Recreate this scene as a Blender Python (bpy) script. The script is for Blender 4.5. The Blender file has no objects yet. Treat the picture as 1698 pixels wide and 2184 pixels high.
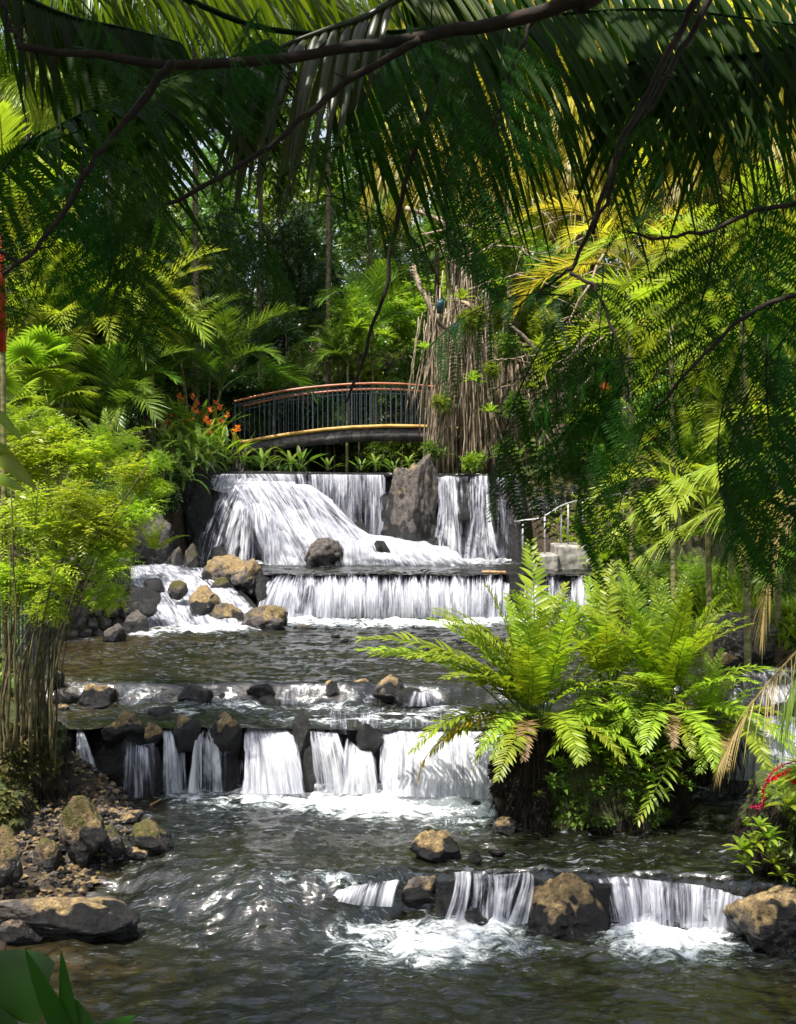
import bpy, bmesh, math, random
import numpy as np
from mathutils import Vector
rad = math.radians
scene = bpy.context.scene
COL = scene.collection
# ------------------------------------------------------------------ camera, world, sun, exposure
F = 2333.0; CX = 849.0; CY = 1092.0; CAMZ = 4.13; PITCH = rad(1.4)
cd = bpy.data.cameras.new("camera"); cam = bpy.data.objects.new("camera", cd); COL.objects.link(cam)
cam.location = (0, 0, CAMZ); cam.rotation_euler = (rad(90) - PITCH, 0, 0)
cd.sensor_fit = 'HORIZONTAL'; cd.sensor_width = 24.0; cd.lens = 24.0 * F / 1698.0
cd.clip_start = 0.05; cd.clip_end = 900
cd.dof.use_dof = True; cd.dof.focus_distance = 17.0; cd.dof.aperture_fstop = 9.0
scene.camera = cam
SUN_EL, SUN_AZ = rad(66), rad(222)        # azimuth clockwise from +Y
sd = Vector((math.sin(SUN_AZ)*math.cos(SUN_EL), math.cos(SUN_AZ)*math.cos(SUN_EL), math.sin(SUN_EL)))
world = bpy.data.worlds.new("World"); scene.world = world; world.use_nodes = True
wn = world.node_tree; wn.nodes.clear()
sky = wn.nodes.new('ShaderNodeTexSky'); sky.sky_type = 'NISHITA'; sky.sun_disc = False
sky.sun_elevation = SUN_EL; sky.sun_rotation = SUN_AZ; sky.dust_density = 3.0; sky.air_density = 1.2
hs = wn.nodes.new('ShaderNodeHueSaturation'); hs.inputs['Saturation'].default_value = 0.62; hs.inputs['Value'].default_value = 1.5
bg = wn.nodes.new('ShaderNodeBackground'); bg.inputs[1].default_value = 0.11
wo = wn.nodes.new('ShaderNodeOutputWorld')
wn.links.new(sky.outputs[0], hs.inputs['Color']); wn.links.new(hs.outputs[0], bg.inputs[0]); wn.links.new(bg.outputs[0], wo.inputs[0])
ld = bpy.data.lights.new("sun", 'SUN'); ld.energy = 5.0; ld.angle = rad(0.6); ld.color = (1.0, 0.95, 0.86)
sun = bpy.data.objects.new("sun", ld); COL.objects.link(sun); sun.location = (0, 0, 40)
sun.rotation_euler = sd.to_track_quat('Z', 'Y').to_euler()
scene.view_settings.view_transform = 'Standard'; scene.view_settings.look = 'None'
scene.view_settings.exposure = 0.68; scene.view_settings.gamma = 1.0
scene.render.engine = 'CYCLES'
cy = scene.cycles
cy.max_bounces = 7; cy.diffuse_bounces = 3; cy.glossy_bounces = 3; cy.transmission_bounces = 4; cy.transparent_max_bounces = 16
cy.use_denoising = True; cy.sample_clamp_indirect = 6.0; cy.caustics_reflective = False; cy.caustics_refractive = False
cy.use_adaptive_sampling = True; cy.adaptive_threshold = 0.02

# ------------------------------------------------------------------ picture geometry -> real places
def ray(px, py):
    x = (px - CX) / F; u = (CY - py) / F
    return np.array([x, math.cos(PITCH) + u*math.sin(PITCH), -math.sin(PITCH) + u*math.cos(PITCH)])
def P(px, py, Y):
    d = ray(px, py); return np.array([0, 0, CAMZ]) + d * (Y / d[1])
def G(px, py, z):
    d = ray(px, py); t = (z - CAMZ) / d[2]; return np.array([0, 0, CAMZ]) + d * t
def XP(px, Y): return (px - CX) / F * Y

# ------------------------------------------------------------------ noise
_rt = np.random.RandomState(7).rand(65536)
def _hv(i, j, k): return _rt[(i*73856093 ^ j*19349663 ^ k*83492791) & 65535]
def vn(x, y, z=0.0):
    x, y, z = np.broadcast_arrays(np.asarray(x, float), np.asarray(y, float), np.asarray(z, float))
    i = np.floor(x).astype(np.int64); j = np.floor(y).astype(np.int64); k = np.floor(z).astype(np.int64)
    fx = x-i; fy = y-j; fz = z-k
    fx = fx*fx*fx*(fx*(fx*6-15)+10); fy = fy*fy*fy*(fy*(fy*6-15)+10); fz = fz*fz*fz*(fz*(fz*6-15)+10)
    def L(a, b, t): return a + (b-a)*t
    c = L(L(L(_hv(i,j,k), _hv(i+1,j,k), fx), L(_hv(i,j+1,k), _hv(i+1,j+1,k), fx), fy),
          L(L(_hv(i,j,k+1), _hv(i+1,j,k+1), fx), L(_hv(i,j+1,k+1), _hv(i+1,j+1,k+1), fx), fy), fz)
    return c*2-1
def fbm(x, y, z=0.0, o=4, g=0.5):
    s = 0; a = 1.0; t = 0
    for q in range(o):
        s = s + a*vn(np.asarray(x)*2**q+q*17.3, np.asarray(y)*2**q-q*9.1, np.asarray(z)*2**q+q*5.7); t += a; a *= g
    return s/t
def sst(a, b, x): t = np.clip((x-a)/(b-a), 0, 1); return t*t*(3-2*t)

# ------------------------------------------------------------------ mesh building
class MB:
    def __init__(s): s.v = []; s.q = []; s.t = []; s.at = {}; s.n = 0
    def add(s, v, q=None, t=None, **at):
        v = np.asarray(v, float).reshape(-1, 3)
        if q is not None and len(q): s.q.append(np.asarray(q).reshape(-1, 4) + s.n)
        if t is not None and len(t): s.t.append(np.asarray(t).reshape(-1, 3) + s.n)
        at.setdefault('tint', 0.5)
        for k in set(list(at) + list(s.at)):
            if k not in s.at: s.at[k] = [np.zeros((s.n,) + (np.shape(at[k])[1:] if np.ndim(at[k]) > 1 else ()))]
            a = at.get(k, 0.0)
            if np.ndim(a) == 0: a = np.full(len(v), float(a))
            s.at[k].append(np.asarray(a, float))
        s.v.append(v); s.n += len(v); return s
    def merge(s, o, M=None, T=None):
        v = np.concatenate(o.v)
        if M is not None: v = v @ np.asarray(M).T
        if T is not None: v = v + np.asarray(T)
        q = np.concatenate(o.q) if o.q else None; t = np.concatenate(o.t) if o.t else None
        s.add(v, q, t, **{k: np.concatenate(a) for k, a in o.at.items()}); return s
    def mesh(s, name, mat, smooth=True):
        me = bpy.data.meshes.new(name)
        v = np.concatenate(s.v); q = np.concatenate(s.q) if s.q else np.zeros((0, 4), int); t = np.concatenate(s.t) if s.t else np.zeros((0, 3), int)
        me.vertices.add(len(v)); me.vertices.foreach_set('co', v.astype(np.float32).ravel())
        me.loops.add(q.size + t.size); me.polygons.add(len(q)+len(t))
        me.loops.foreach_set('vertex_index', np.concatenate([q.ravel(), t.ravel()]).astype(np.int32))
        ls = np.concatenate([np.arange(len(q))*4, q.size + np.arange(len(t))*3]).astype(np.int32)
        me.polygons.foreach_set('loop_start', ls)
        me.polygons.foreach_set('use_smooth', np.full(len(ls), smooth))
        for k, a in s.at.items():
            a = np.concatenate(a)
            if a.ndim == 1:
                A = me.attributes.new(k, 'FLOAT', 'POINT'); A.data.foreach_set('value', a.astype(np.float32))
            else:
                A = me.attributes.new(k, 'FLOAT_VECTOR', 'POINT'); A.data.foreach_set('vector', a.astype(np.float32).ravel())
        me.materials.append(mat); me.update(calc_edges=True); return me
    def build(s, name, mat, parent=None, smooth=True, loc=None):
        o = bpy.data.objects.new(name, s.mesh(name, mat, smooth)); COL.objects.link(o)
        if parent: o.parent = parent
        if loc is not None: o.location = loc
        return o
def link_mesh(name, me, parent=None, loc=(0,0,0), rot=(0,0,0), sc=1.0):
    o = bpy.data.objects.new(name, me); COL.objects.link(o)
    if parent: o.parent = parent
    o.location = loc; o.rotation_euler = rot; o.scale = (sc,)*3 if np.ndim(sc) == 0 else sc
    return o
def tag(o, label=None, cat=None, group=None, kind=None):
    if label: o['label'] = label
    if cat: o['category'] = cat
    if group: o['group'] = group
    if kind: o['kind'] = kind
    return o
def thing(name, label, cat, loc=(0,0,0), rz=0.0, group=None, sc=1.0):
    o = bpy.data.objects.new(name, None); COL.objects.link(o); o.empty_display_size = 0.2
    o.location = loc; o.rotation_euler = (0, 0, rz); o.scale = (sc,)*3
    return tag(o, label, cat, group)
def nrm(a): return a / np.maximum(np.linalg.norm(a, axis=-1, keepdims=True), 1e-9)

def tube(mb, pts, r, n=6, tint=0.5, cap=True):
    pts = np.asarray(pts, float); m = len(pts); r = np.broadcast_to(np.asarray(r, float), (m,))
    t = nrm(np.gradient(pts, axis=0)); ref = np.array([0.31, 0.17, 0.93]) if abs(t[0][2]) < 0.8 else np.array([1.0, 0.2, 0.1])
    a = nrm(np.cross(t, ref)); b = np.cross(t, a)
    th = np.linspace(0, 2*math.pi, n, endpoint=False)
    v = pts[:, None] + r[:, None, None]*(a[:, None]*np.cos(th)[None, :, None] + b[:, None]*np.sin(th)[None, :, None])
    i = np.arange(m-1)[:, None]*n; j = np.arange(n)[None]; k = (j+1) % n
    q = np.stack([i+j, i+k, i+n+k, i+n+j], -1).reshape(-1, 4)
    vv = v.reshape(-1, 3)
    tr = None
    if cap:
        vv = np.concatenate([vv, pts[:1], pts[-1:]]); c0 = m*n; c1 = c0+1; jj = np.arange(n); kk = (jj+1) % n
        tr = np.concatenate([np.stack([np.full(n, c0), kk, jj], -1), np.stack([np.full(n, c1), (m-1)*n+jj, (m-1)*n+kk], -1)])
    mb.add(vv, q, tr, tint=tint); return mb
def smooth_path(pts, n):
    pts = np.asarray(pts, float); m = len(pts)
    if m < 3: s = np.linspace(0, 1, n)[:, None]; return pts[0]*(1-s)+pts[-1]*s
    p = np.concatenate([[2*pts[0]-pts[1]], pts, [2*pts[-1]-pts[-2]]]); out = []
    for u in np.linspace(0, m-1-1e-6, n):
        i = int(u); t = u-i; a, b, c, d = p[i], p[i+1], p[i+2], p[i+3]
        out.append(0.5*((2*b)+(-a+c)*t+(2*a-5*b+4*c-d)*t*t+(-a+3*b-3*c+d)*t**3))
    return np.array(out)
def box(mb, x0, x1, y0, y1, z0, z1, tint=0.5):
    v = [(x, y, z) for z in (z0, z1) for y in (y0, y1) for x in (x0, x1)]
    mb.add(v, [(0,2,3,1),(4,5,7,6),(0,1,5,4),(2,6,7,3),(1,3,7,5),(0,4,6,2)], tint=tint); return mb

PROF = {
 'lance': lambda s: np.sin(np.pi*np.clip(0.06+0.94*s, 0, 1)**0.75)**0.8,
 'palm': lambda s: np.minimum(1, 0.45+s*3)*np.clip(1-s, 0, 1)**0.55,
 'oval': lambda s: np.sin(np.pi*np.clip(0.03+0.97*s, 0, 1)**0.9)**0.65,
 'blade': lambda s: np.clip(1-s, 0, 1)**0.6,
 'heart': lambda s: np.clip(np.sin(np.pi*np.clip(0.12+0.88*s, 0, 1)**0.6), 0, 1)**0.7,
}
def strips(mb, B, D, W, L, wd, droop=0.0, k=3, prof='lance', fold=0.0, tint=0.5, curl=0.0):
    B = np.asarray(B, float).reshape(-1, 3); N = len(B)
    D = nrm(np.broadcast_to(D, (N, 3))); W = np.broadcast_to(W, (N, 3)); W = nrm(W - D*(W*D).sum(-1, keepdims=True))
    L = np.broadcast_to(L, (N,)); wd = np.broadcast_to(wd, (N,)); droop = np.broadcast_to(droop, (N,)); curl = np.broadcast_to(curl, (N,))
    s = np.linspace(0, 1, k+1); pw = PROF[prof](s)
    c = B[:, None] + D[:, None]*(L[:, None]*s)[..., None]
    c[..., 2] -= (droop*L)[:, None]*s**2
    Nn = np.cross(D, W)
    c = c + Nn[:, None]*((curl*L)[:, None]*s**2)[..., None]
    h = (W[:, None]*(wd[:, None]*0.5*pw)[..., None])
    T = np.broadcast_to(tint, (N,))
    if fold == 0:
        v = np.stack([c-h, c+h], 2); m = 2
    else:
        up = Nn[:, None]*(wd[:, None]*0.5*pw*fold)[..., None]
        v = np.stack([c-h+up, c, c+h+up], 2); m = 3
    base = (np.arange(N)*(k+1)*m)[:, None, None]; i = np.arange(k)[None, :, None]*m; j = np.arange(m-1)[None, None]
    a = base+i+j; q = np.stack([a, a+1, a+1+m, a+m], -1).reshape(-1, 4)
    mb.add(v.reshape(-1, 3), q, tint=np.repeat(T, (k+1)*m)); return mb

# ------------------------------------------------------------------ materials
class NT:
    def __init__(s, name):
        s.m = bpy.data.materials.new(name); s.m.use_nodes = True; s.t = s.m.node_tree; s.t.nodes.clear()
        s.out = s.n('ShaderNodeOutputMaterial')
    def n(s, ty, **kw):
        x = s.t.nodes.new(ty)
        for k, v in kw.items(): setattr(x, k, v)
        return x
    def put(s, sock, v):
        if isinstance(v, bpy.types.NodeSocket): s.t.links.new(v, sock)
        elif v is not None:
            if sock.type == 'RGBA' and len(v) == 3: v = tuple(v)+(1,)
            sock.default_value = v
    def attr(s, name, ty='GEOMETRY'):
        a = s.n('ShaderNodeAttribute'); a.attribute_name = name; a.attribute_type = ty; return a
    def noise(s, sc, det=3.0, vec=None, rough=0.55, dist=0.0):
        x = s.n('ShaderNodeTexNoise'); x.inputs['Scale'].default_value = sc; x.inputs['Detail'].default_value = det
        x.inputs['Roughness'].default_value = rough; x.inputs['Distortion'].default_value = dist
        s.put(x.inputs['Vector'], vec if vec is not None else s.co()); return x.outputs[0]
    def co(s):
        if not hasattr(s, '_co'): s._co = s.n('ShaderNodeTexCoord').outputs['Object']
        return s._co
    def map(s, vec, scale):
        x = s.n('ShaderNodeMapping'); s.put(x.inputs['Vector'], vec); x.inputs['Scale'].default_value = scale; return x.outputs[0]
    def mth(s, op, a, b=None, clamp=False):
        x = s.n('ShaderNodeMath', operation=op, use_clamp=clamp); s.put(x.inputs[0], a)
        if b is not None: s.put(x.inputs[1], b)
        return x.outputs[0]
    def rmp(s, v, a, b, c=0.0, d=1.0):
        x = s.n('ShaderNodeMapRange', interpolation_type='SMOOTHSTEP'); s.put(x.inputs[0], v)
        for i, q in zip((1, 2, 3, 4), (a, b, c, d)): x.inputs[i].default_value = q
        return x.outputs[0]
    def mix(s, f, a, b, bt='MIX'):
        x = s.n('ShaderNodeMix', data_type='RGBA', blend_type=bt); s.put(x.inputs[0], f); s.put(x.inputs[6], a); s.put(x.inputs[7], b); return x.outputs[2]
    def bump(s, h, st=0.5, dist=0.02):
        x = s.n('ShaderNodeBump'); x.inputs['Strength'].default_value = st; x.inputs['Distance'].default_value = dist; s.put(x.inputs['Height'], h); return x.outputs[0]
    def pr(s, col, rough, normal=None, spec=None, metal=None):
        x = s.n('ShaderNodeBsdfPrincipled'); s.put(x.inputs['Base Color'], col); s.put(x.inputs['Roughness'], rough)
        if normal is not None: s.put(x.inputs['Normal'], normal)
        if spec is not None: s.put(x.inputs['Specular IOR Level'], spec)
        if metal is not None: s.put(x.inputs['Metallic'], metal)
        return x.outputs[0]
    def ms(s, f, a, b):
        x = s.n('ShaderNodeMixShader'); s.put(x.inputs[0], f); s.put(x.inputs[1], a); s.put(x.inputs[2], b); return x.outputs[0]
    def done(s, sh): s.t.links.new(sh, s.out.inputs[0]); return s.m

def leaf_mat(name, c1, c2, c3=None, tr=0.35, rough=0.38, trb=1.5, spec=0.5):
    """leaf: colour varies leaf to leaf (tint), plant to plant (random) and in soft patches"""
    t = NT(name); ti = t.attr('tint').outputs['Fac']; oi = t.n('ShaderNodeObjectInfo').outputs['Random']
    f = t.mth('ADD', t.mth('MULTIPLY', ti, 0.75), t.mth('MULTIPLY', t.noise(1.3, 2), 0.5)); f = t.mth('SUBTRACT', f, 0.13, True)
    col = t.mix(f, c1, c2)
    if c3 is not None: col = t.mix(t.rmp(ti, 0.86, 0.95), col, c3)
    h = t.n('ShaderNodeHueSaturation'); t.put(h.inputs['Color'], col)
    t.put(h.inputs['Hue'], t.mth('ADD', t.mth('MULTIPLY', oi, 0.035), 0.485)); t.put(h.inputs['Value'], t.mth('ADD', t.mth('MULTIPLY', oi, 0.5), 0.78))
    col = h.outputs[0]
    p = t.pr(col, rough, spec=spec)
    tb = t.n('ShaderNodeBsdfTranslucent'); m = t.mix(1.0, col, (trb, trb*1.05, trb*0.5), 'MULTIPLY'); t.put(tb.inputs[0], m)
    return t.done(t.ms(tr, p, tb.outputs[0]))
def plain_mat(name, c1, c2, sc=8.0, rough=0.7, bump=0.4, dist=0.01, stretch=None, metal=None, spec=None, obj=True):
    t = NT(name); v = t.map(t.co(), stretch) if stretch else t.co()
    nz = t.noise(sc, 5, v); col = t.mix(t.rmp(nz, 0.32, 0.68), c1, c2)
    ti = t.attr('tint').outputs['Fac']; col = t.mix(1.0, col, t.mix(ti, (0.75,)*3, (1.25,)*3), 'MULTIPLY')
    return t.done(t.pr(col, rough, t.bump(nz, bump, dist), metal=metal, spec=spec))

def rock_mat():
    t = NT('rock'); co = t.co(); wet = t.mth('MULTIPLY', t.attr('wet').outputs['Fac'], 1.3); moss = t.attr('moss').outputs['Fac']; tan = t.attr('tan').outputs['Fac']
    n1 = t.noise(2.6, 6); n2 = t.noise(11, 6, rough=0.65); n3 = t.noise(46, 5, rough=0.7); n4 = t.noise(1.1, 3)
    grey = t.mix(t.rmp(n2, 0.3, 0.7), (0.045, 0.038, 0.035), (0.165, 0.14, 0.125))
    och = t.mix(t.rmp(n2, 0.3, 0.72), (0.12, 0.08, 0.038), (0.50, 0.35, 0.16))
    tf = t.mth('ADD', tan, t.mth('MULTIPLY', t.mth('SUBTRACT', n1, 0.5), 1.6))
    col = t.mix(t.rmp(tf, 0.35, 0.65), grey, och)
    col = t.mix(t.rmp(n3, 0.25, 0.55, 0.75, 0.0), col, (0.03, 0.026, 0.022))
    mf = t.mth('ADD', moss, t.mth('MULTIPLY', t.mth('SUBTRACT', n2, 0.5), 1.7))
    mcol = t.mix(t.rmp(n3, 0.35, 0.65), (0.035, 0.035, 0.007), (0.13, 0.115, 0.02))
    mk = t.rmp(mf, 0.5, 0.72); col = t.mix(mk, col, mcol)
    wf = t.mth('ADD', wet, t.mth('MULTIPLY', t.mth('SUBTRACT', t.mth('ADD', t.mth('MULTIPLY', n1, .5), t.mth('MULTIPLY', n2, .5)), 0.5), 1.3)); wf = t.rmp(wf, 0.36, 0.72)
    wc = t.mix(t.rmp(n2, 0.35, 0.8), (0.005, 0.005, 0.0055), (0.022, 0.019, 0.018)); col = t.mix(wf, col, wc)
    ro = t.mix(wf, (0.85,)*3, t.mix(t.rmp(n3, 0.3, 0.7), (0.07,)*3, (0.28,)*3))
    vo = t.n('ShaderNodeTexVoronoi', feature='DISTANCE_TO_EDGE'); vo.inputs['Scale'].default_value = 4.5; dv = t.n('ShaderNodeVectorMath', operation='ADD'); t.put(dv.inputs[0], co)
    nzc = t.n('ShaderNodeTexNoise'); nzc.inputs['Scale'].default_value = 3.0; t.put(nzc.inputs['Vector'], co); t.put(dv.inputs[1], nzc.outputs[1]); t.put(vo.inputs['Vector'], dv.outputs[0])
    ck = t.rmp(vo.outputs['Distance'], 0.0, 0.05); col = t.mix(t.rmp(vo.outputs['Distance'], 0.0, 0.03, 0.22, 0.0), col, (0.02, 0.017, 0.014))
    h = t.mth('ADD', t.mth('ADD', t.mth('MULTIPLY', n2, 0.9), t.mth('MULTIPLY', n3, 0.6)), t.mth('MULTIPLY', ck, 0.12))
    return t.done(t.pr(col, ro, t.bump(h, 1.0, 0.05), spec=0.5))

def pool_mat():
    t = NT('river_water'); co = t.co(); fo = t.attr('foam').outputs['Fac']; sh = t.attr('shallow').outputs['Fac']
    s1 = t.noise(3.2, 7, t.map(co, (1.0, 2.2, 1)), 0.68, 1.2); s2 = t.noise(19.0, 5, t.map(co, (1.0, 1.9, 1)), 0.65, 1.5)
    base = t.mix(t.rmp(t.noise(0.9, 3), 0.3, 0.7), (0.004, 0.005, 0.0035), (0.012, 0.012, 0.006))
    base = t.mix(t.mth('MULTIPLY', sh, 0.8), base, t.mix(t.rmp(t.noise(7, 4), 0.35, 0.65), (0.012, 0.010, 0.004), (0.05, 0.034, 0.012)))
    ns = t.mth('ADD', t.mth('MULTIPLY', s1, 0.75), t.mth('MULTIPLY', s2, 0.25))
    f = t.mth('ADD', fo, t.mth('MULTIPLY', t.mth('SUBTRACT', ns, 0.52), 2.9))
    aer = t.rmp(f, 0.3, 0.9); fm = t.rmp(f, 0.48, 1.15)
    col = t.mix(t.mth('MULTIPLY', aer, 0.20), base, (0.26, 0.38, 0.40)); col = t.mix(fm, col, (0.80, 0.82, 0.85))
    sk = t.noise(9.0, 6, t.map(co, (0.6, 3.0, 1)), 0.6, 1.2); sk = t.mth('MULTIPLY', t.rmp(sk, 0.56, 0.76), t.rmp(fo, 0.0, 0.30, 0.12, 0.5)); col = t.mix(sk, col, (0.55, 0.59, 0.72)); fm = t.mth('MAXIMUM', fm, sk)  # bluish streaks: riffle foam plus sky glints put into the colour
    ro = t.mix(fm, (0.035,)*3, (0.6,)*3)
    b1 = t.noise(8, 4, t.map(co, (1, 2.3, 1)), 0.55, 1.0); b2 = t.noise(26, 3, t.map(co, (1, 2.2, 1)), 0.55, 0.8)
    h = t.mth('ADD', b1, t.mth('MULTIPLY', b2, 0.3))
    return t.done(t.pr(col, ro, t.bump(h, 0.5, 0.02), spec=0.8))

def fall_mat():
    t = NT('falling_water'); uv = t.attr('flow').outputs['Vector']; de = t.attr('dens').outputs['Fac']
    a = t.noise(1.0, 4, t.map(uv, (4.0, 0.8, 1)), 0.65, 0.9); b = t.noise(1.0, 3, t.map(uv, (26.0, 0.9, 1)), 0.65, 0.2); c = t.noise(1.0, 2, t.map(uv, (80.0, 1.6, 1)))
    n = t.mth('ADD', t.mth('ADD', t.mth('MULTIPLY', a, 0.66), t.mth('MULTIPLY', b, 0.42)), t.mth('MULTIPLY', c, 0.17))
    f = t.mth('ADD', t.mth('MULTIPLY', t.mth('SUBTRACT', n, 0.63), 4.2), de)
    al = t.rmp(f, 0.05, 1.15, 0.0, 0.98)
    col = t.mix(t.rmp(f, 0.15, 1.35), (0.32, 0.33, 0.43), (0.86, 0.87, 0.90))  # thin water lavender: its shaded tone is put into the colour
    d = t.pr(col, 0.5, t.bump(n, 0.6, 0.02), spec=0.3)
    tb = t.n('ShaderNodeBsdfTranslucent'); t.put(tb.inputs[0], col)
    w = t.ms(0.35, d, tb.outputs[0]); tr = t.n('ShaderNodeBsdfTransparent')
    return t.done(t.ms(al, tr.outputs[0], w))

def ground_mat():
    t = NT('ground_soil'); n1 = t.noise(0.8, 5); n2 = t.noise(9, 6, rough=0.7); n3 = t.noise(60, 4)
    soil = t.mix(t.rmp(n2, 0.3, 0.7), (0.016, 0.011, 0.007), (0.075, 0.05, 0.025))
    green = t.mix(t.rmp(n3, 0.3, 0.7), (0.018, 0.032, 0.006), (0.075, 0.095, 0.016))
    g = t.attr('moss').outputs['Fac']
    col = t.mix(t.rmp(t.mth('ADD', t.mth('ADD', t.mth('MULTIPLY', n1, 0.8), t.mth('MULTIPLY', n2, 0.7)), g), 0.8, 1.05), soil, green)
    return t.done(t.pr(col, 0.9, t.bump(t.mth('ADD', n2, t.mth('MULTIPLY', n3, 0.4)), 1.0, 0.05)))

M_ROCK = rock_mat(); M_POOL = pool_mat(); M_FALL = fall_mat(); M_GROUND = ground_mat()
M_BARK = plain_mat('dark_bark', (0.010, 0.006, 0.004), (0.034, 0.018, 0.011), 14, 0.85, 0.8, 0.01)
M_TRUNK = plain_mat('tree_bark', (0.05, 0.037, 0.024), (0.17, 0.13, 0.085), 12, 0.85, 0.8, 0.015)
M_CANE = plain_mat('cane_bark', (0.035, 0.032, 0.012), (0.14, 0.115, 0.045), 10, 0.7, 0.4, 0.005)
M_ROOT = plain_mat('aerial_root_bark', (0.07, 0.045, 0.026), (0.40, 0.31, 0.21), 7, 0.75, 0.5, 0.01, (1, 1, 0.35))
M_FIBRE = plain_mat('root_fibre', (0.006, 0.004, 0.003), (0.028, 0.017, 0.010), 30, 0.95, 0.5, 0.01)
M_PALMST = plain_mat('palm_stem', (0.09, 0.09, 0.03), (0.26, 0.23, 0.10), 6, 0.5, 0.2, 0.005, (1, 1, 3))
M_RED = plain_mat('red_crownshaft', (0.35, 0.012, 0.008), (0.62, 0.03, 0.015), 5, 0.4, 0.1, 0.003)
M_STONE = plain_mat('cut_stone', (0.13, 0.12, 0.11), (0.42, 0.40, 0.36), 6, 0.8, 0.8, 0.02)
M_METAL = plain_mat('grey_metal', (0.34, 0.34, 0.35), (0.5, 0.5, 0.5), 20, 0.4, 0.05, 0.001, metal=0.3)
M_IRON = plain_mat('blue_grey_iron', (0.028, 0.040, 0.052), (0.06, 0.08, 0.10), 20, 0.45, 0.1, 0.001)
M_COPPER = plain_mat('rail_paint', (0.30, 0.085, 0.03), (0.48, 0.15, 0.06), 5, 0.4, 0.1, 0.001)
M_KERB = plain_mat('yellow_kerb', (0.38, 0.21, 0.035), (0.60, 0.36, 0.085), 5, 0.6, 0.3, 0.004)
M_TEAL = plain_mat('teal_metal', (0.01, 0.045, 0.06), (0.02, 0.07, 0.085), 20, 0.4, 0.1, 0.001)
M_DEADWOOD = plain_mat('dead_wood', (0.22, 0.10, 0.035), (0.48, 0.29, 0.13), 12, 0.75, 0.5, 0.005, (1, 1, 1))
# ------------------------------------------------------------------ ground sheet with the river bed cut in it
_Y  = [0, 8, 10, 10.6, 11.3, 12.0, 12.8, 13.2, 14, 15.6, 18, 20, 22, 25, 27.2, 30, 34, 60]
_XL = [-3.7,-3.6,-3.4,-3.0,-2.85,-2.8,-3.3,-4.2,-4.7,-5.2,-6.0,-6.2,-6.6,-6.2,-5.2,-4.2,-3.0,-1.0]
_YR = [0, 8, 9.5, 10.1, 10.6, 12, 14, 17, 18, 20, 23, 25, 27.2, 30, 34, 60]
_XR = [3.7, 3.7, 3.6, 3.55, 3.9, 6.0, 6.3, 5.6, 5.0, 4.7, 4.6, 4.2, 3.0, 2.2, 1.5, 0.0]
def level(Y): return np.select([Y < 10.55, Y < 13.6, Y < 15.0, Y < 23.4, Y < 27.75], [0.0, 0.43, 1.18, 1.42, 2.23], 4.38)
def ground_z(X, Y):
    X = np.asarray(X, float); Y = np.asarray(Y, float)
    lv = level(Y); xl = np.interp(Y, _Y, _XL); xr = np.interp(Y, _YR, _XR)
    d = np.maximum(xl - X, X - xr)
    far = sst(25.5, 28.5, Y)
    bank = 0.15 + np.clip(d, 0, 0.7)*0.75 + np.clip(d-0.7, 0, 6)*0.16 + np.clip(d-4, 0, 40)*0.12
    shg = np.interp(Y, [9.5, 10.2, 11.2, 12.4], [0.0, 0.08, 0.36, 0.47]) + 0.07*d + np.maximum(d-1.1, 0)*0.5 - lv
    bank = np.where(X < 0, shg*(1-sst(12.2, 12.9, Y)) + bank*sst(12.2, 12.9, Y), bank)
    top = 4.38 + 0.15 + np.clip(d, 0, 2)*0.15 - lv
    side = lv + bank*(1-far) + top*far
    hill = np.maximum(0, Y-35)*0.40 + np.maximum(0, np.abs(X)-9)*0.22*sst(24, 34, Y)
    hill = 26*(1-np.exp(-hill/26))
    z = np.where(d < 0, lv-0.45, side) + fbm(X*0.6, Y*0.6, 3.1, 4)*0.22*sst(0.2, 1.5, d) + np.where(d > -3, hill, 0)*sst(33, 36, Y)
    z = z + fbm(X*2.5, Y*2.5, 8.8, 3)*0.07
    isl = ((X-2.15)/1.35)**2 + ((Y-12.1)/0.95)**2         # the fern island
    z = np.maximum(z, 0.25 - 0.6*isl**1.2 + fbm(X*3, Y*3, 1.0, 3)*0.12)
    return z
def gz(x, y): return float(ground_z(np.array([x]), np.array([y]))[0])
xs = np.unique(np.concatenate([-np.geomspace(9, 220, 30), np.arange(-9, 9, 0.09), np.geomspace(9, 220, 30)]))
ys = np.unique(np.concatenate([-np.geomspace(1, 200, 16), np.arange(-1, 7, 0.5), np.arange(7, 30, 0.09), np.geomspace(30, 260, 60)]))
GX, GY = np.meshgrid(xs, ys); GZ = ground_z(GX, GY)
def gridq(nv, nu):
    i = np.arange(nv-1)[:, None]*nu; j = np.arange(nu-1)[None]; a = i+j
    return np.stack([a, a+1, a+1+nu, a+nu], -1).reshape(-1, 4)
mb = MB(); mb.add(np.stack([GX, GY, GZ], -1).reshape(-1, 3), gridq(*GX.shape), moss=np.clip(fbm(GX*.5, GY*.5, 2, 3)*0.6+0.1, -1, 1).ravel())
tag(mb.build('ground', M_GROUND), kind='structure')

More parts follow.
